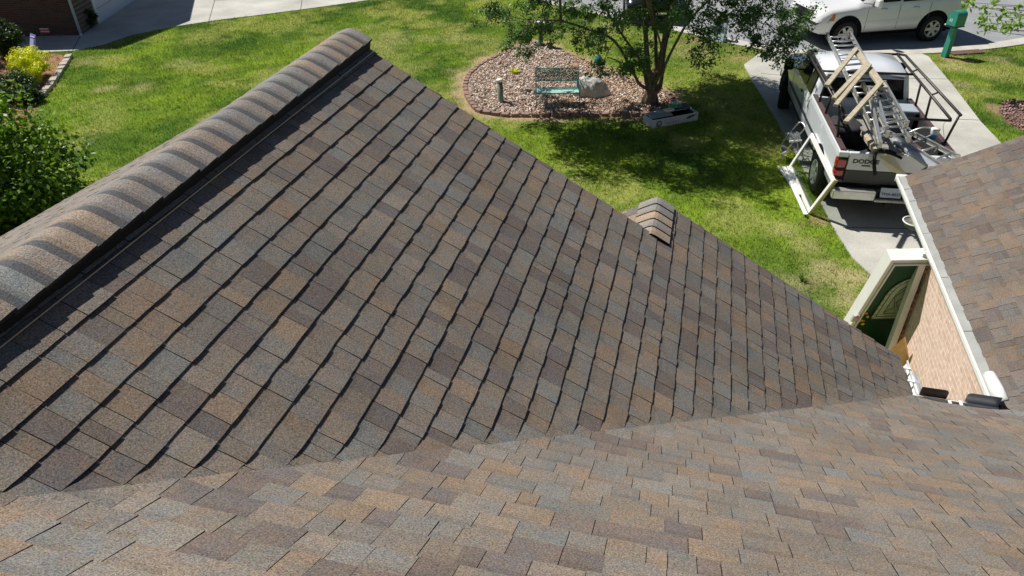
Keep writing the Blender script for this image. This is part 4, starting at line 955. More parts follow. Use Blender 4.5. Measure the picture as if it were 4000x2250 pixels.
# ================================================================== CARTON UNDER THE TREE
q0 = at(2548, 503); q1 = at(2724, 470); dv = (q1-q0); CL = dv.length; ca_ = math.atan2(dv.y, dv.x)
ct = empty('trim_carton', tuple(q0), ca_, 'long white open carton with dark lid lying under the tree', 'box')
CW, CH = .40, .20
b = MB(); b.box((0, 0, 0), (CL, .012, CH)); b.box((0, CW-.012, 0), (CL, CW, CH)); b.box((0, .013, 0), (.012, CW-.013, CH)); b.box((CL-.012, .013, 0), (CL, CW-.013, CH)); b.box((.013, .013, 0), (CL-.013, CW-.013, .012))
b.build('carton_body', pm('carton_white', (0.54, 0.57, 0.63), .6, var=.06), ct)
b = MB(); b.extr([(-.02, .05, CH+.01), (CL*.46, .05, CH+.015), (CL*.5, CW+.02, CH+.03), (.06, CW+.0, CH+.02)], (0, 0, .012)); b.build('lid_flap', pm('lid_grey', (0.28, 0.31, 0.35), .5, var=.2), ct, fix=True)
b = MB(); b.extr([(CL*.62, CW-.10, CH+.012), (CL*.98, CW-.12, CH+.012), (CL*.99, CW+.10, CH+.05), (CL*.66, CW+.10, CH+.05)], (0, 0, .01)); b.build('lid_flap', pm('lid_navy', (0.03, 0.04, 0.07), .5), ct, fix=True)
b = MB(); b.box((.02, .02, CH-.06), (CL-.02, CW-.02, CH-.05)); b.build('tray', M_DARK, ct)
b = MB(); b.add([], []); M_INK = pm('ink_blue', (0.03, 0.04, 0.09), .6)
b.lathe([(.075, 0), (.075, .003), (0, .003)], (.17, -.001, .09), (0, -1, 0), 20); b.build('emblem', M_INK, ct)
b = MB(); b.lathe([(.052, .004), (.052, .005), (0, .005)], (.17, -.001, .09), (0, -1, 0), 20); b.build('emblem_ring', pm('emblem_grey', (.35, .36, .38), .6), ct)
b = MB(); rr = random.Random(8); xx = .30
for row, (z, hh, n, st) in enumerate(((.155, .010, 10, .022), (.130, .010, 13, .022), (.075, .034, 11, .038))):
    xx = .29+.02*row
    for k in range(n):
        if k in (4, 9): xx += st*.7; continue
        b.box((xx, -.003, z-hh/2), (xx+st*.22, -.001, z+hh/2)); b.box((xx+st*.22, -.003, z+hh*.25), (xx+st*.65, -.001, z+hh*.5)); 
        if rr.random() < .6: b.box((xx+st*.5, -.003, z-hh/2), (xx+st*.68, -.001, z+hh*.2))
        xx += st
b.build('printing', M_INK, ct)
b = MB(); b.extr([(CL*.72, -.003, .10), (CL*.80, -.003, .155), (CL*.97, -.003, .165), (CL*.90, -.003, .12), (CL*.80, -.003, .085)], (0, .002, 0)); b.build('emblem_bird', pm('emblem_green', (.03, .07, .07), .6), ct, fix=True)
def puff(name, p, s3, mat, label, cat, rz=0, seed=0):
    bm = bmesh.new(); bmesh.ops.create_cube(bm, size=2); bmesh.ops.subdivide_edges(bm, edges=bm.edges, cuts=6, use_grid_fill=True)
    for v in bm.verts:
        q = v.co; r_ = (abs(q.x)**4+abs(q.y)**4+abs(q.z)**4)**.25; q = q/r_; n_ = mn.noise(q*1.7+Vector((seed, 0, 0)))
        v.co = Vector((q.x*s3[0], q.y*s3[1], q.z*s3[2]))*(1+.16*n_)
    me = bpy.data.meshes.new(name); bm.to_mesh(me); bm.free(); me.materials.append(mat); me.polygons.foreach_set('use_smooth', [True]*len(me.polygons)); o = bpy.data.objects.new(name, me); COL.objects.link(o); o.location = p; o.rotation_euler = (0, 0, rz); tag(o, label, cat); return o
cpt = lambda x, y, z: Vector((q0.x+math.cos(ca_)*x-math.sin(ca_)*y, q0.y+math.sin(ca_)*x+math.cos(ca_)*y, z))
puff('foam_block', cpt(CL*.47, .25, CH+.07), (.12, .07, .035), pm('cream_foam', (.68, .62, .52), .8), 'cream coloured block lying on the open carton', 'block', ca_, 1)
puff('bag', cpt(CL*.66, .36, CH+.11), (.15, .11, .05), pm('green_bag', (0.04, 0.19, 0.15), .3, col2=(.12, .30, .10), vscale=6), 'shiny blue green plastic bag on the back of the carton', 'bag', ca_+.3, 2)

# ================================================================== VEHICLES
def wheel(parent, c, r, w_, side, rimr=.62, spokes=6, steer=0.0, mat=None):
    """side -1: outer face towards -x"""
    mat = mat or pm("wheel_silver", (.50, .50, .47), .35, .25, var=.08)
    e = bpy.data.objects.new('wheel', None); COL.objects.link(e); e.parent = parent; e.location = c; e.rotation_euler = (0, 0, steer); s = side
    b = MB(); b.lathe([(r*rimr, -w_/2), (r*.86, -w_/2), (r*.97, -w_*.42), (r, -w_*.25), (r, w_*.25), (r*.97, w_*.42), (r*.86, w_/2), (r*.70, w_*.50), (r*rimr, w_*.46)], (0, 0, 0), (s, 0, 0), 32)
    b.build('tyre', M_RUB, e)
    b = MB(); R0 = r*rimr
    b.lathe([(R0+.004, w_*.44), (R0, w_*.50), (R0*.9, w_*.46), (R0*.86, w_*.28), (R0*.86, -w_*.3), (0, -w_*.3)], (0, 0, 0), (s, 0, 0), 28)
    b.lathe([(0, w_*.52), (R0*.18, w_*.51), (R0*.28, w_*.48), (R0*.30, w_*.3)], (0, 0, 0), (s, 0, 0), 16)
    for k in range(spokes):
        a = 2*math.pi*k/spokes; d = Vector((0, math.cos(a), math.sin(a))); b.bar(Vector((s*w_*.44, 0, 0))+d*R0*.16, Vector((s*w_*.49, 0, 0))+d*R0*.95, R0*.34, .02, (s, 0, 0))
    b.build('rim', mat, e, fix=False)
    b = MB(); b.lathe([(R0*.85, w_*.1), (0, w_*.1)], (0, 0, 0), (s, 0, 0), 24); b.build('brake_disc', M_DARK, e)
    return e
def section(y, zb, zbelt, ztop, wb, wt, drop=.05, crown=.02):
    h = [(wb-.06, zb), (wb-.005, zb+.10), (wb, zb+.28), (wb, (zb+zbelt)/2+.1), (wb-.012, zbelt-.07), (wb-.04, zbelt), (wt+(wb-.04-wt)*.12, ztop-(ztop-zbelt)*.15 if ztop-zbelt > .2 else ztop-drop*.6), (wt-.05, ztop-.012), (wt*.5, ztop+crown*.7)]
    L_ = [(-x, y, z) for x, z in h]; R_ = [(x, y, z) for x, z in h[::-1]]
    return L_+[(0, y, ztop+crown)]+R_
def archdisc(parent, x, y, z, r, s, mat=M_DARK):
    b = MB(); pts = []
    for k in range(19):
        a = math.pi*(k/18)*1.16-.25; pts.append((x, y+math.cos(a)*r*1.03, z+math.sin(a)*r))
    b.extr(pts, (s*.004, 0, 0)); b.build('wheel_arch', mat, parent, fix=True)
def text(parent, body, loc, size, mat, rot=(R(90), 0, 0), name='lettering', ext=.004, bold=.0, sx=1.0, align='LEFT'):
    c = bpy.data.curves.new(name, 'FONT'); c.body = body; c.size = size; c.extrude = ext; c.offset = bold; c.align_x = align; c.materials.append(mat)
    tmp = bpy.data.objects.new('tmp', c); COL.objects.link(tmp); bpy.context.view_layer.update(); me = bpy.data.meshes.new_from_object(tmp.evaluated_get(bpy.context.evaluated_depsgraph_get())); bpy.data.objects.remove(tmp)
    o = bpy.data.objects.new(name, me); COL.objects.link(o); o.parent = parent; o.location = loc; o.rotation_euler = rot; o.scale = (sx, 1, 1); return o
OT = Vector((2.517, 13.62, 0)); FV = Vector((-0.0853, 0.9964, 0)); RV = Vector((0.9964, 0.0853, 0)); tc_ = OT+RV*.93; TRZ = math.atan2(RV.y, RV.x)
truck = empty('pickup_truck', tuple(tc_), TRZ, 'white four by four pickup truck loaded with ladders on the driveway', 'pickup truck')
W2 = .97
st = [(1.73, .50, 1.24, 1.70, .955, .76), (1.82, .50, 1.24, 1.80, .96, .79), (2.4, .50, 1.24, 1.84, .965, .80), (2.95, .50, 1.23, 1.82, .965, .79), (3.15, .50, 1.22, 1.74, .965, .78), (3.72, .50, 1.20, 1.27, .965, .80), (3.9, .50, 1.18, 1.235, .965, .80), (4.7, .50, 1.13, 1.20, .965, .78), (5.15, .50, 1.05, 1.14, .95, .74), (5.33, .52, .95, 1.02, .90, .70), (5.40, .55, .80, .86, .86, .66)]
b = MB(); b.loft([section(*q) for q in st]); b.build('cab_body', M_TRUCK, truck, fix=True, bevel=0)
# glass panels
def quad(name, pts, mat, parent, th=(0, 0, 0), thick=.008):
    b = MB(); n = (Vector(pts[1])-Vector(pts[0])).cross(Vector(pts[-1])-Vector(pts[0])).normalized(); b.extr([Vector(p)+n*.001 for p in pts], n*thick); return b.build(name, mat, parent, fix=True)
for s in (-1, 1):
    x0, x1 = s*.940, s*.832
    for (ya, yb, yc, yd, nm) in ((2.42, 3.52, 3.10, 2.44, 'window'), (1.88, 2.32, 2.32, 1.95, 'window')):
        p = [(x0, ya, 1.255), (x0, yb, 1.255), (x1, yc, 1.72), (x1, yd, 1.72)]
        if s == 1: p = p
        else: p = p[::-1]
        quad(nm, p, M_GLASS, truck, thick=.010)
    b = MB(); b.tube([(s*.955, 3.45, 1.27), (s*1.08, 3.42, 1.33)], .018, 6); b.build('mirror_arm', M_BLACK, truck)
    b = MB(); b.box((min(s*1.06, s*1.26), 3.37, 1.26), (max(s*1.06, s*1.26), 3.46, 1.50)); b.build('mirror', M_BLACK, truck, bevel=.03)
    b = MB(); b.box((min(s*.966, s*.980), 2.50, 1.07), (max(s*.966, s*.98), 2.64, 1.115)); b.build('door_handle', M_BLACK, truck, bevel=.008)
    b = MB()
    for (ya, yb) in ((.56, 3.86), (-1.02, -.53)): b.box((min(s*.966, s*.985), ya, .80), (max(s*.966, s*.985), yb, .86))
    b.build('side_moulding', pm('moulding_dark', (.03, .035, .05), .5), truck)
    b = MB()
    for yy in (2.37, 3.62, 1.74): b.box((min(s*.9655, s*.9675), yy, .56), (max(s*.9655, s*.9675), yy+.010, 1.20))
    b.build('door_gap', M_DARK, truck)
    for yw in (0, 4.46): archdisc(truck, s*.966, yw, .42, .52, s); wheel(truck, (s*.885, yw, .40), .405, .26, s, .58, 6, 0 if yw == 0 else R(-14))
quad('windscreen', [(-.77, 3.22, 1.70), (.77, 3.22, 1.70), (.84, 3.70, 1.29), (-.84, 3.70, 1.29)][::-1], M_GLASS, truck)
quad('rear_window', [(-.80, 1.722, 1.28), (.80, 1.722, 1.28), (.70, 1.745, 1.71), (-.70, 1.745, 1.71)], M_GLASS, truck, thick=.012)
# bed
b = MB()
for s in (-1, 1): b.extr([(s*.90, -1.06, .56), (s*.955, -1.06, .60), (s*.97, -1.06, .85), (s*.968, -1.06, 1.22), (s*.955, -1.06, 1.30), (s*.86, -1.06, 1.30), (s*.86, -1.06, .56)], (0, 2.76, 0))
b.box((-.86, 1.62, .72), (.86, 1.70, 1.29)); b.box((-.859, -1.02, .70), (.859, 1.619, .745)); b.build('bed', M_TRUCK, truck, fix=True, bevel=.008)
for s in (-1, 1):
    b = MB(); b.box((min(s*.845, s*.935), -1.03, 1.301), (max(s*.845, s*.935), 1.68, 1.325)); b.build('bed_rail_cap', pm('rail_brown', (.075, .045, .045), .6, var=.2), truck)
b = MB(); b.box((-.845, -1.0, .746), (.845, 1.61, .755)); b.box((-.858, -1.0, .746), (-.846, 1.6, 1.28)); b.box((.846, -1.0, .746), (.858, 1.6, 1.28)); b.build('bed_liner', pm('bed_liner_dark', (.022, .022, .024), .8, var=.4), truck)
b = MB(); b.box((-.795, -1.115, .985), (.795, -1.03, 1.30)); tg = b.build('tailgate', M_TRUCK, truck, bevel=.012)
b = MB(); b.box((-.795, -1.112, .74), (.795, -1.03, .984)); b.build('tailgate_lower', pm('tailgate_grey', (.055, .06, .06), .5), tg, bevel=.008)
M_LET = pm('letter_dark', (.03, .03, .035), .5)
text(tg, 'DODGE', (-.72, -1.118, 1.12), .10, M_LET, bold=.003, sx=1.2); text(tg, '4X4', (.42, -1.118, 1.03), .12, M_LET, bold=.004, sx=1.25)
b = MB(); b.box((-.56, -1.119, 1.065), (-.42, -1.1155, 1.09)); b.build('badge', M_LET, tg)
for s in (-1, 1):
    b = MB(); b.box((min(s*.80, s*.972), -1.125, .80), (max(s*.80, s*.972), -.98, 1.20)); tl = b.build('tail_light', M_BLACK, truck, bevel=.02)
    b = MB(); b.box((min(s*.82, s*.979), -1.134, 1.02), (max(s*.82, s*.979), -.985, 1.18)); b.box((min(s*.82, s*.978), -1.132, .86), (max(s*.82, s*.978), -.985, .98)); b.build('lens', M_RED, tl, bevel=.02)
    b = MB(); b.box((min(s*.80, s*.965), -1.10, 1.201), (max(s*.80, s*.965), -1.0, 1.298)); b.build('bed_corner', M_TRUCK, truck, bevel=.012)
b = MB(); b.box((-.97, -1.33, .52), (-.26, -1.18, .69)); b.box((.26, -1.33, .52), (.97, -1.18, .69)); b.box((-.26, -1.33, .50), (.26, -1.23, .545)); bu = b.build('rear_bumper', pm('bumper_chrome', (.62, .63, .60), .3, .6, var=.1), truck, bevel=.025)
b = MB(); b.box((-.95, -1.18, .60), (.95, -1.02, .70)); b.box((-.25, -1.22, .55), (.25, -1.02, .699)); b.build('step_pad', M_BLACK, bu)
b = MB(); b.extr([(-.17, -1.262, .57), (.17, -1.262, .57), (.17, -1.215, .73), (-.17, -1.215, .73)], (0, .006, 0)); pt = b.build('licence_plate', pm('plate_white', (.55, .62, .72), .4, var=.06), bu, fix=True)
text(pt, 'TMA-8037', (-.150, -1.260, .608), .070, pm('plate_blue', (.02, .04, .22), .5), rot=(R(72), 0, 0), ext=.001, sx=1.02)
b = MB(); b.box((-.06, -1.28, .40), (.06, -1.1, .47)); b.build('tow_hitch', M_BLACK, truck)
b = MB(); b.box((-.86, -1.0, .38), (.86, 5.2, .52)); b.build('chassis', M_DARK, truck)
for s in (-1, 1):
    b = MB(); b.box((min(s*.62, s*.86), 5.30, .82), (max(s*.62, s*.86), 5.405, .98)); b.build('headlight', M_CHROME, truck, bevel=.02)
b = MB(); b.box((-.92, 5.38, .46), (.92, 5.50, .66)); b.build('front_bumper', M_CHROME, truck, bevel=.04)
# ladder rack
rack = bpy.data.objects.new('ladder_rack', None); COL.objects.link(rack); rack.parent = truck
ZT, ZL = 1.84, 1.70
def rt_(name, pts, r=.024): b = MB(); b.tube(pts, r, 8); return b.build(name, M_BRACK, rack)
for s in (-1, 1):
    xo, xi = s*.97, s*.86
    rt_('side_rail', [(xo, -.55, ZT), (xo, 2.80, ZT), (xi, 3.0, ZT-.03)]); rt_('side_rail', [(xi, -.48, ZL+.04), (xi, 3.0, ZT-.03)])
    for yy in (.6, 1.9): rt_('rail_strut', [(xo, yy, ZT), (xi, yy+.02, ZL+.07)], .018)
    for yy in (-.50, .62, 1.26): rt_('post', [(xo if yy < 0 else xi, yy, (ZT if yy < 0 else ZL+.06)), (s*.89, yy-.0, 1.32)], .022)
for yy, z in ((-.50, ZL+.02), (1.75, ZT-.06), (2.95, ZT-.03)): rt_('cross_bar', [(-.87, yy, z), (.87, yy, z)])

# ---- load: every piece a thing of its own
def ladder(name, FL, FR, RL, RR, rung, label, mat=M_ALUM, rw=.035, rh=.085, flip=False, group=None):
    o_ = (Vector(FL)+Vector(RR))/2; e = empty(name, tuple(o_), 0, label, 'ladder', group); FL, FR, RL, RR = [Vector(p)-o_ for p in (FL, FR, RL, RR)]
    for a, c in ((FL, RL), (FR, RR)):
        b = MB(); d = (c-a).normalized(); sd = (FR-FL).normalized()
        b.bar(a, c, .010, rh); b.bar(a+Vector((0, 0, rh/2-.004)), c+Vector((0, 0, rh/2-.004)), rw, .008); b.bar(a-Vector((0, 0, rh/2-.004)), c-Vector((0, 0, rh/2-.004)), rw, .008)
        b.build('rail', mat, e)
    L_ = ((RL-FL).length+(RR-FR).length)/2; n = int(L_/rung)
    for k in range(n):
        t = (k+.5)/n; b = MB(); b.tube([FL.lerp(RL, t), FR.lerp(RR, t)], .019, 8); b.build('rung', mat, e)
    for a in (RL, RR, FL, FR): b = MB(); b.bar(a, a+(Vector((0, 0, -.001))+((RL-FL) if a in (RL, RR) else (FL-RL)).normalized()*.05), .05, .10); b.build('foot', M_WOODG if a in (FL, FR) else mat, e)
    return e
za = 1.93
ladder('extension_ladder', at(3232, 138, za), at(3322, 132, za), at(3425, 545, za-.06), at(3548, 540, za-.06), .30, 'longest aluminium ladder on the truck rack, reaching over the hood')
ladder('extension_ladder', at(3372, 330, za+.12), at(3455, 328, za+.12), at(3462, 500, za+.10), at(3541, 480, za+.10), .28, 'short upper ladder lying on top of the long one on the rack')
ladder('extension_ladder', at(3392, 350, za+.20), at(3418, 352, za+.2), at(3438, 560, za+.05), at(3466, 520, za+.05), .5, 'narrow folded ladder with wide pale rails on the left of the stack')
ladder('step_ladder', at(3468, 515, 1.30), at(3548, 512, 1.36), at(3672, 645, 1.40), at(3738, 612, 1.42), .30, 'pale aluminium ladder in the truck bed sticking out over the right tail corner')
b = MB(); b.bar(at(3440, 512, 1.18), at(3650, 655, 1.42), .16, .05); tag(b.build('gutter_length', pm('pale_sheet', (.50, .54, .58), .35, .4, var=.1), bevel=.006), 'long pale metal channel lying beside the ladder in the truck bed', 'channel')
# timber frame on top of the ladders
zt = za+.28; o0 = at(3400, 320, zt); tf = empty('timber_frame', tuple(o0), 0, 'pale timber frame with three arms on top of the ladders', 'timber frame')
def tbar(name, p, q, w_, h, mat=M_WOOD): b = MB(); b.bar(Vector(p)-o0, Vector(q)-o0, w_, h); return b.build(name, mat, tf, bevel=.004)
tbar('stringer', at(3342, 195, zt), at(3452, 345, zt), .13, .045); tbar('arm', at(3345, 190, zt+.05), at(3228, 335, zt+.0), .085, .045); tbar('arm', at(3385, 248, zt+.05), at(3256, 385, zt-.02), .07, .04)
tbar('arm', at(3398, 252, zt+.06), at(3264, 412, zt), .07, .045); tbar('arm', at(3442, 322, zt+.05), at(3303, 478, zt), .075, .045)
b = MB(); b.bar(at(3352, 470, 1.0), at(3500, 602, 1.36), .26, .04); tag(b.build('plank', M_WOODG, bevel=.004), 'wide weathered grey plank running down the truck bed to the tailgate', 'plank')
b = MB(); b.bar(at(3372, 520, 1.18), at(3418, 588, 1.36), .09, .07); tag(b.build('plank', M_WOOD, bevel=.004), 'short tan timber strapped in the truck bed left of the grey plank', 'timber')
b = MB(); b.tube([at(3398, 530, 1.22), at(3434, 588, 1.37)], .022, 8); tag(b.build('pole', M_ALUM), 'short grey pole beside the tan timber in the truck bed', 'pole')
b = MB(); b.extr([at(3428, 604, 1.36), at(3482, 602, 1.36), on_y(3541, 681, 12.42), on_y(3476, 665, 12.44)], (0, 0, -.02)); tag(b.build('board', pm('pale_board', (.62, .57, .42), .7, var=.06), fix=True), 'pale board hanging over the tailgate beside the black strap', 'board')
b = MB(); b.tube(spline([at(3500, 602, 1.42), at(3470, 590, 1.44), at(3438, 588, 1.42), on_y(3420, 600, 12.52), on_y(3415, 640, 12.42), on_y(3418, 682, 12.42)], 5), .030, 8); tag(b.build('strap', M_BLACK), 'black hose draped over the tailgate lettering', 'hose')
b = MB(); b.tube(spline([at(3430, 592, 1.42), at(3480, 600, 1.45), at(3522, 618, 1.45)], 5), .024, 8); tag(b.build('strap', M_BLACK), 'short black hose end lying across the boards at the tailgate', 'hose')
def W_(lx, ly, z): return tc_+RV*lx+FV*ly+Vector((0, 0, z))
e = empty('storage_bin', tuple(W_(.60, 1.02, .76)), TRZ, 'grey plastic storage bin with lid in the front right of the truck bed', 'bin')
b = MB(); b.extr([(-.20, -.18, 0), (.20, -.18, 0), (.20, .18, 0), (-.20, .18, 0)], (0, 0, .56)); b.build('bin_body', pm('bin_grey', (.22, .26, .30), .5, var=.05), e, bevel=.03, fix=True)
b = MB(); b.box((-.235, -.215, .56), (.235, .215, .62)); b.build('lid', pm('bin_lid', (.36, .42, .47), .4, var=.06), e, bevel=.025)
pc = at(3652, 515, 1.50); e = empty('drink_cup', tuple(pc-Vector((0, 0, .13))), 0, 'white and blue cup at the right side of the truck bed', 'cup')
b = MB(); b.lathe([(0, 0), (.052, 0), (.062, .10)], (0, 0, 0), n=18); b.build('cup', pm('cup_blue', (.10, .36, .66), .4), e); b = MB(); b.lathe([(.062, .10), (.072, .16), (.074, .19), (0, .19)], (0, 0, 0), n=18); b.build('rim', M_WHITE, e)
b = MB(); b.tube(spline([at(3545, 520, 1.40), at(3600, 500, 1.52), at(3645, 502, 1.52), at(3650, 520, 1.45), at(3600, 545, 1.40)], 4), .016, 7); tag(b.build('tube_frame', M_ALUM), 'bent aluminium tube lying across the bed near the cup', 'tube')
b = MB(); b.tube(spline([W_(.84, -.42, 1.72), W_(.80, -.43, 1.6), W_(.86, -.5, 1.35), W_(.80, -.42, 1.1)], 5), .006, 5); tag(b.build('rope', pm('rope_pale', (.6, .6, .52), .8)), 'thin pale cord hanging from the rear rack bar by the cup', 'cord')
for k, (lx, ly, sx_, sy_, sz_, c, lab) in enumerate(((-.45, .75, .30, .35, .22, (.03, .03, .033), 'dark canvas heap in the front left of the truck bed'), (.45, .1, .28, .3, .16, (.10, .05, .05), 'dark red cloth bundle on the right of the truck bed'), (-.1, -.2, .4, .25, .10, (.02, .022, .028), 'black tarpaulin on the floor of the truck bed'))):
    puff('bundle', W_(lx, ly, .76+sz_*.8), (sx_, sy_, sz_), pm('cloth_%s' % 'abc'[k], c, .9, var=.4, vscale=9), lab, 'bundle', .3*k, k+4)

# storm door leaning on the truck
A = at(3165, 835, .02); B = at(3085, 655, .02); Cc = at(3266, 705, .86); Dd = at(3176, 520, .86)
sd = empty('storm_door', tuple(A), 0, 'white framed glass storm door leaning sideways against the truck', 'door')
A0 = A.copy(); nn = (B-A).cross(Cc-A).normalized(); nn = nn if nn.x < 0 else -nn
def inset(p, a, bb): return p
def sbar(p, q, w_, name='frame_rail', mat=M_WHITE): 
    b = MB(); b.bar(p-A0, q-A0, .032, w_, up=(0, 0, 1)); return b.build(name, mat, sd, bevel=.004)
def frame4(P, w_):   # mitred frame in the plane of P (A,B,D,C)
    c = sum(P, Vector())/4; inn = []
    for i, p in enumerate(P):
        u = (P[(i+1) % 4]-p).normalized(); v = (P[i-1]-p).normalized(); inn.append(p+(u+v)*w_)
    return inn
P4 = [A, B, Dd, Cc]; I4 = frame4(P4, .08)
for i, nm in ((0, 'bottom_rail'), (1, 'top_rail'), (2, 'side_stile'), (3, 'side_stile')):
    b = MB(); j = (i+1) % 4; b.extr([P4[i]-A0, P4[j]-A0, I4[j]-A0, I4[i]-A0], nn*.035); b.build(nm, M_WHITE, sd, fix=True)
M_PANE = bpy.data.materials.new('clear_glass'); M_PANE.use_nodes = True; t = M_PANE.node_tree
tr = t.nodes.new('ShaderNodeBsdfTransparent'); gl_ = t.nodes.new('ShaderNodeBsdfGlossy'); gl_.inputs['Roughness'].default_value = .03; mx = t.nodes.new('ShaderNodeMixShader'); mx.inputs[0].default_value = .10; tr.inputs[0].default_value = (.82, .86, .84, 1)
t.links.new(tr.outputs[0], mx.inputs[1]); t.links.new(gl_.outputs[0], mx.inputs[2]); t.links.new(mx.outputs[0], t.nodes['Material Output'].inputs[0])
b = MB(); b.extr([p-A0+nn*.012 for p in I4], nn*.006); b.build('pane', M_PANE, sd, fix=True)
b = MB(); b.bar(A-A0+nn*-.012, Cc-A0+nn*-.012, .02, .028, up=tuple(nn)); b.build('edge_strip', pm('raw_wood_edge', (.50, .38, .14), .6), sd)
# white trim lengths on the grass
for k, (p, q, w_, lab) in enumerate((((3040, 650), (3095, 728), .05, 'short white trim strip on the grass, leftmost of the three'), ((3062, 652), (3148, 838), .07, 'long white trim strip lying along the foot of the storm door'), ((3078, 650), (3122, 760), .05, 'white trim strip lying between the long strip and the storm door'))):
    b = MB(); b.bar(at(*p, .035+.02*k), at(*q, .035+.02*k), w_, .02); b.bar(at(*p, .052+.02*k), at(*q, .052+.02*k), w_*.5, .012); tag(b.build('trim_strip', M_WALUM), lab, 'trim', 'white trim strips')
# folding step stool
s0 = at(3060, 610); ss = empty('step_stool', tuple(s0), 0, 'folding aluminium step stool in the shade beside the truck', 'step stool')
def st_(name, pts, r=.012, mat=M_ALUM): b = MB(); b.tube([Vector(p)-s0 for p in pts], r, 7); return b.build(name, mat, ss)
top = spline([at(3040, 633, 0), at(3100, 552, .52), at(3140, 505, .86), at(3143, 490, .92), at(3130, 478, .94), at(3118, 482, .92), at(3085, 520, .60), at(3030, 594, 0)], 5); st_('front_frame', top)
st_('back_leg', [at(3112, 515, .60), at(3130, 560, .3), at(3138, 632, 0)], .010); st_('back_leg', [at(3080, 520, .56), at(3115, 560, .3), at(3118, 600, 0)], .010)
for pts, nm in (([at(3074, 517, .56), at(3122, 517, .58), at(3130, 549, .5), at(3085, 552, .48)], 'platform'), ([at(3050, 566, .26), at(3066, 563, .27), at(3075, 590, .24), at(3058, 598, .22)], 'step')):
    b = MB(); b.extr([p-s0 for p in pts], (0, 0, -.03)); b.build(nm, pm('stool_tread', (.10, .11, .12), .6), ss, fix=True)
b = MB(); b.bar(at(3083, 553, .50)-s0, at(3132, 550, .52)-s0, .02, .035); b.bar(at(3056, 600, .24)-s0, at(3075, 592, .26)-s0, .03, .04); b.build('tread_edge', M_WALUM, ss)

# ---- SUV on the street
wf = Vector((4.097, 23.557, 0)); wr = Vector((6.676, 24.747, 0)); ax = (wf-wr).normalized(); sc_ = wr; SZ = math.atan2(-ax.x, ax.y)
# local: +y forward, left side = -x ... seen side is the driver side
rgt = Vector((ax.y, -ax.x, 0)); suv = empty('suv', tuple(wr+rgt*.93), SZ, 'white large SUV parked along the street behind the pickup truck', 'suv')
WB = (wf-wr).length
st = [(-1.08, .48, .95, 1.02, .86, .70), (-1.05, .42, 1.18, 1.62, .95, .70), (-.95, .40, 1.20, 1.82, .985, .74), (-.2, .40, 1.20, 1.90, .995, .77), (1.2, .40, 1.19, 1.91, .995, .77), (1.75, .40, 1.17, 1.80, .995, .76), (2.42, .40, 1.13, 1.24, .995, .80), (2.6, .40, 1.10, 1.17, .99, .80), (3.35, .40, 1.04, 1.10, .985, .78), (3.62, .42, .92, 1.03, .95, .74), (3.76, .46, .72, .80, .88, .66)]
b = MB(); b.loft([section(*q) for q in st]); b.build('body', M_SUV, suv, fix=True)
for s in (-1, 1):
    x0, x1 = s*.968, s*.845
    for (ya, yb, yc, yd) in ((1.28, 2.16, 1.80, 1.30), (.28, 1.18, 1.18, .30), (-.80, .18, .18, -.72)):
        p = [(x0, ya, 1.235), (x0, yb, 1.215), (x1, yc, 1.70), (x1, yd, 1.74)]; quad('window', p if s == 1 else p[::-1], M_GLASS, suv, thick=.012)
    for yy in (1.75, .72): b = MB(); b.tube([(s*1.0, yy-.09, 1.04), (s*1.02, yy, 1.045), (s*1.0, yy+.09, 1.04)], .018, 6); b.build('door_handle', M_SUV, suv)
    b = MB()
    for yy in (1.23, .23, 2.25): b.box((min(s*.9955, s*.998), yy, .46), (max(s*.9955, s*.998), yy+.010, 1.16))
    b.build('door_gap', pm('gap_grey', (.12, .12, .12), .8), suv)
    b = MB(); b.box((min(s*.99, s*1.003), .55, .68), (max(s*.99, s*1.003), 2.2, .73)); b.build('side_moulding', M_SUV, suv, bevel=.005)
    for yw in (0, WB): archdisc(suv, s*.993, yw, .42, .50, s); wheel(suv, (s*.915, yw, .385), .39, .25, s, .62, 6)
    b = MB(); b.extr([(s*.78, 3.66, .78), (s*.985, 3.45, .76), (s*.975, 3.30, .98), (s*.80, 3.58, .99)], (0, .02, .0)); hl = b.build('headlight', pm('headlight_clear', (.45, .43, .36), .1, coat=.8, var=.3, vscale=12), suv, fix=True)
    b = MB(); b.extr([(s*.993, 3.42, .79), (s*.990, 3.29, .80), (s*.982, 3.27, .97), (s*.985, 3.36, .98)], (s*.006, 0, 0)); b.build('indicator', pm('amber_lens', (.5, .16, .04), .2), hl, fix=True)
    b = MB(); b.extr([(s*.97, -1.0, .98), (s*.975, -.90, .98), (s*.93, -.90, 1.40), (s*.90, -1.02, 1.40)], (s*.02, -.02, 0)); b.build('tail_light', M_RED, suv, fix=True)
    b = MB(); b.box((min(s*1.03, s*1.26), 2.02, 1.14), (max(s*1.03, s*1.26), 2.16, 1.36)); mr = b.build('mirror', M_SUV, suv, bevel=.04); b = MB(); b.tube([(s*.98, 2.12, 1.17), (s*1.10, 2.1, 1.17)], .04, 8); b.build('mirror_mount', M_BLACK, mr)
quad('windscreen', [(-.74, 1.80, 1.79), (.74, 1.80, 1.79), (.82, 2.40, 1.27), (-.82, 2.40, 1.27)][::-1], M_GLASS, suv, thick=.012)
b = MB(); b.extr([(-.5, 3.765, .72), (.5, 3.765, .72), (.5, 3.70, .98), (-.5, 3.70, .98)], (0, .02, 0)); b.build('grille', M_BLACK, suv, fix=True)
b = MB(); b.box((-.9, -.9, .30), (.9, 3.4, .42)); b.build('underbody', M_DARK, suv)
b = MB()
for s in (-1, 1): b.tube([(s*.70, -.6, 1.93), (s*.72, .4, 1.955), (s*.70, 1.4, 1.93)], .02, 7)
b.build('roof_rack', M_BLACK, suv)
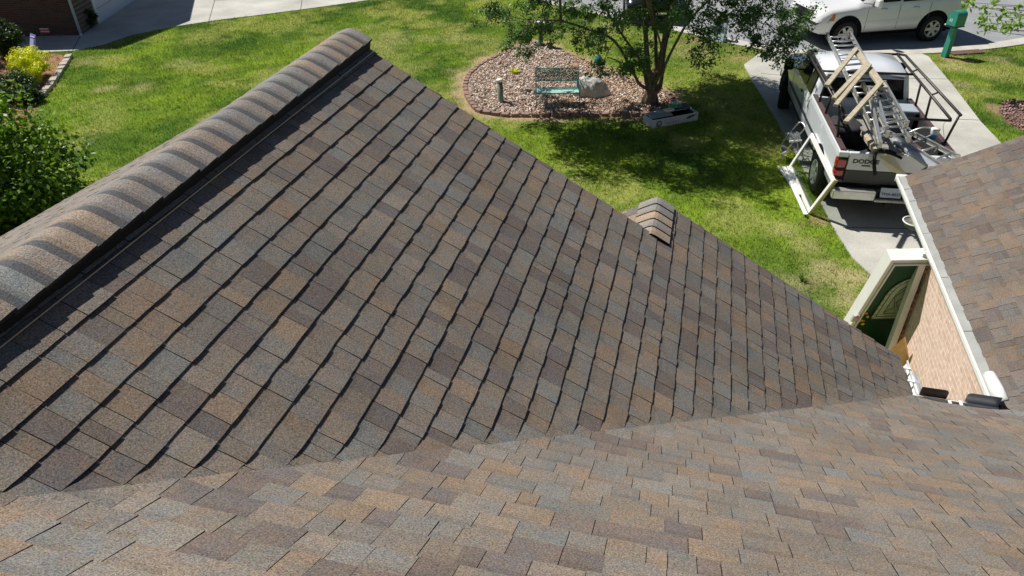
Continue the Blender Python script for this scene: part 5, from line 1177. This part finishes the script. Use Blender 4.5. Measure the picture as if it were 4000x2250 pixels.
# ---- dark car across, nose towards us
dcp = at(2455, 98); car = empty('dark_car', (dcp.x+.72, dcp.y+.15, 0), R(8), 'black car parked on the street behind the tree trunk', 'car')
st = [(0, .30, .52, .56, .70, .5), (.08, .24, .62, .68, .82, .6), (.35, .22, .72, .80, .87, .66), (1.1, .22, .84, .92, .89, .68), (1.35, .22, .86, .97, .89, .68), (2.05, .22, .90, 1.38, .89, .58), (3.1, .22, .92, 1.40, .89, .58), (3.9, .24, .92, 1.06, .87, .60), (4.45, .26, .86, .98, .84, .6), (4.6, .34, .6, .66, .78, .5)]
M_CARB = pm('black_car_paint', (.008, .009, .012), .2, coat=.8)
b = MB(); b.loft([section(*q, .04, .015) for q in st]); b.build('body', M_CARB, car, fix=True)
for s in (-1, 1):
    b = MB(); b.extr([(s*.50, .045, .50), (s*.80, .16, .50), (s*.82, .34, .62), (s*.52, .14, .62)], (0, -.02, .02)); b.build('headlight', pm('lamp_clear', (.55, .57, .6), .12, .3, coat=.8), car, fix=True)
    for yw in (.85, 3.65): archdisc(car, s*.888, yw, .33, .38, s); wheel(car, (s*.83, yw, .31), .315, .2, s, .64, 5)
    p = [(s*.872, 1.55, .95), (s*.872, 3.5, .96), (s*.68, 3.0, 1.30), (s*.68, 2.12, 1.30)]; quad('window', p if s == 1 else p[::-1], M_GLASS, car, thick=.01)
quad('windscreen', [(-.62, 1.98, 1.32), (.62, 1.98, 1.32), (.76, 1.42, 1.0), (-.76, 1.42, 1.0)], M_GLASS, car, thick=.01)
b = MB(); b.box((-.6, -.035, .36), (.6, .02, .42)); b.build('bumper_trim', M_CHROME, car, bevel=.01)

# ================================================================== STREET THINGS
mb0 = at(3690, 222); mz = R(-52); mbx = empty('mailbox', tuple(mb0), mz, 'green plastic mailbox on a matching post beside the driveway entrance', 'mailbox')
b = MB(); b.loft([[(-.085, -.085, 0), (.085, -.085, 0), (.085, .085, 0), (-.085, .085, 0)], [(-.07, -.07, .86), (.07, -.07, .86), (.07, .07, .86), (-.07, .07, .86)]], smooth=False); b.build('post', M_GREEN, mbx, fix=True, bevel=.012)
b = MB(); h = []; 
for k in range(13): a = math.pi*k/12; h.append((math.cos(a)*.145, math.sin(a)*.13))
ring = [(x, z+1.15) for x, z in h]+[(-.145, .86), (.145, .86)]
b.loft([[(x, -.17, z) for x, z in ring], [(x, .20, z) for x, z in ring]], smooth=False); bx_ = b.build('box', M_GREEN, mbx, fix=True, bevel=.012)
b = MB(); b.loft([[(x*.97, -.195, .90+(z-.86)*.93) for x, z in ring], [(x*.99, -.171, .87+(z-.86)*.97) for x, z in ring]], smooth=False); dr_ = b.build('door', M_GREEN, bx_, fix=True)
b = MB(); b.box((-.155, -.20, .845), (.155, .21, .862)); b.build('base_plate', pm('mailbox_dark', (.01, .05, .04), .6), mbx)
text(mbx, '11', (-.02, -.1965, 1.0), .10, M_WHITE, rot=(R(90), 0, 0), name='house_number', ext=.001, bold=.006, align='CENTER')
b = MB(); b.box((-.19, -.185, .87), (-.148, -.155, .90)); b.build('flag_stub', M_WHITE, mbx)
# storm drain
g0 = at(3772, 207); b = MB(); gd = empty('storm_drain', tuple(g0+Vector((0, 0, .02))), R(24), 'rusty brown drain grate set in the kerb beside the mailbox', 'drain')
b.box((-.50, -.16, 0), (.50, .16, .012)); b.build('drain_pit', pm('grate_rust', (.10, .06, .05), .9, var=.3, vscale=20), gd)
b = MB()
for k in range(17): b.box((-.48+k*.06, -.15, .012), (-.45+k*.06, .15, .022))
b.build('grate', pm('grate_iron', (.17, .105, .085), .8, var=.3, vscale=20), gd)
# utility box by the kerb
ub = at(2802, 158); ue = empty('utility_cabinet', tuple(ub), R(-28), 'pale blue upright cabinet with a yellow tag by the kerb under the branches', 'cabinet')
b = MB(); b.extr([(-.26, -.14, 0), (.26, -.14, 0), (.22, .0, .62), (-.22, .0, .62)], (0, .16, 0)); b.build('cabinet', pm('cabinet_pale', (.55, .66, .74), .5, var=.05), ue, fix=True, bevel=.01)
b = MB(); b.extr([(-.20, -.082, .30), (.20, -.082, .30), (.195, -.063, .38), (-.195, -.063, .38)], (0, -.006, 0)); b.extr([(-.2, -.052, .44), (.2, -.052, .44), (.2, -.047, .46), (-.2, -.047, .46)], (0, -.006, 0)); b.build('label_panel', pm('cabinet_panel', (.12, .17, .22), .5), ue, fix=True)
b = MB(); b.box((.02, -.02, .621), (.20, .12, .66)); b.build('yellow_tag', pm('yellow_plastic', (.75, .6, .03), .5), ue, bevel=.01)

# ================================================================== NEIGHBOUR'S HOUSE AND BED
nc = at(314, 139); a_ = Vector((.955, .296, 0)).normalized(); b_ = Vector((-a_.y, a_.x, 0)); nz = math.atan2(a_.y, a_.x)
nb_ = empty('neighbour_house', tuple(nc), nz, 'dark brick house with a garage at the top left corner', 'house')
# local: x along a (towards us on the right), body from x=-9..0, y 0..7.2
HW, HP, DP = 2.75, 4.75, 7.0
b = MB(); b.box((-9, 0, 0), (0, DP, HW)); b.extr([(0, 0, HW), (0, DP, HW), (0, DP/2, HP-.15)], (-9, 0, 0)); nbw = b.build('wall', M_BRN, nb_, fix=True)
def nroof(y0, z0, y1, z1):
    b = MB(); b.extr([(.35, y0, z0), (.35, y1, z1), (-9.3, y1, z1), (-9.3, y0, z0)], (0, 0, .12)); b.build('roof', pm('neighbour_shingle', (.13, .11, .10), .9, var=.3, vscale=4), nb_, fix=True)
nroof(-.4, HW-.12, DP/2, HP); nroof(DP+.4, HW-.12, DP/2, HP)
b = MB(); b.box((.002, 1.5, 0), (.03, 5.6, 2.25)); gdr = b.build('garage_door', pm('garage_white', (.62, .66, .74), .5), nb_)
b = MB()
for z in (.45, .9, 1.35, 1.8): b.box((.031, 1.52, z), (.034, 5.58, z+.012))
b.build('panel_lines', M_JNT, gdr)
b = MB(); b.box((.002, 1.36, 0), (.05, 1.49, 2.3)); b.box((.002, 5.61, 0), (.05, 5.74, 2.3)); b.box((.002, 1.36, 2.301), (.05, 5.74, 2.42)); b.build('door_trim', M_WHITE, nb_)
b = MB(); b.tube([(.045, -.04, .06), (.045, -.04, 2.6)], .045, 8); b.tube([(.045, -.04, .07), (.10, -.16, .03)], .04, 8); b.build('downspout', pm('downspout_pale', (.55, .62, .72), .4), nb_)
b = MB(); b.box((-9.3, -.50, HW-.13), (.34, -.401, HW-.03)); b.build('gutter', M_WALUM, nb_)
bush('potted_shrub', tuple(at(352, 112))[:2]+(.32,), (.30, .28), 200, .05, M_DSH, 'small dark shrub beside the neighbouring garage corner', 'shrub', 20, 21)
sg = at(140, 205); e = empty('yard_sign', tuple(sg), R(-25), 'small violet blue yard sign by the neighbouring walkway', 'sign')
b = MB(); b.extr([(-.20, -.06, .12), (.20, -.06, .12), (.18, .10, .52), (-.18, .10, .52)], (0, .01, 0)); b.build('panel', pm('sign_violet', (.20, .22, .52), .6), e, fix=True)
b = MB(); b.extr([(-.13, -.045, .19), (.13, -.045, .19), (.12, .04, .40), (-.12, .04, .40)], (0, -.006, 0)); b.extr([(-.15, .07, .44), (.15, .07, .44), (.15, .08, .46), (-.15, .08, .46)], (0, -.02, 0)); b.build('panel_print', pm('sign_print', (.42, .45, .72), .6), e, fix=True)
b = MB(); b.tube([(-.1, 0, 0), (-.1, .0, .3)], .008, 5); b.tube([(.1, 0, 0), (.1, .0, .3)], .008, 5); b.build('stakes', M_STEEL, e)
fp = at(172, 163); e = empty('garden_flag', tuple(fp), R(20), 'tiny red and white flag standing by the brick wall', 'flag')
b = MB(); b.tube([(0, 0, 0), (0, 0, .42)], .006, 5); b.build('stick', M_WOODG, e)
M_FR = pm('flag_red', (.55, .06, .05), .7); M_FW = pm('flag_white', (.7, .65, .62), .7)
for k in range(4): b = MB(); b.extr([(.006, 0, .26+.04*k), (.26, .03, .24+.04*k), (.26, .03, .278+.04*k), (.006, 0, .298+.04*k)], (0, .003, 0)); b.build('stripe', M_FR if k % 2 == 0 else M_FW, e, fix=True)
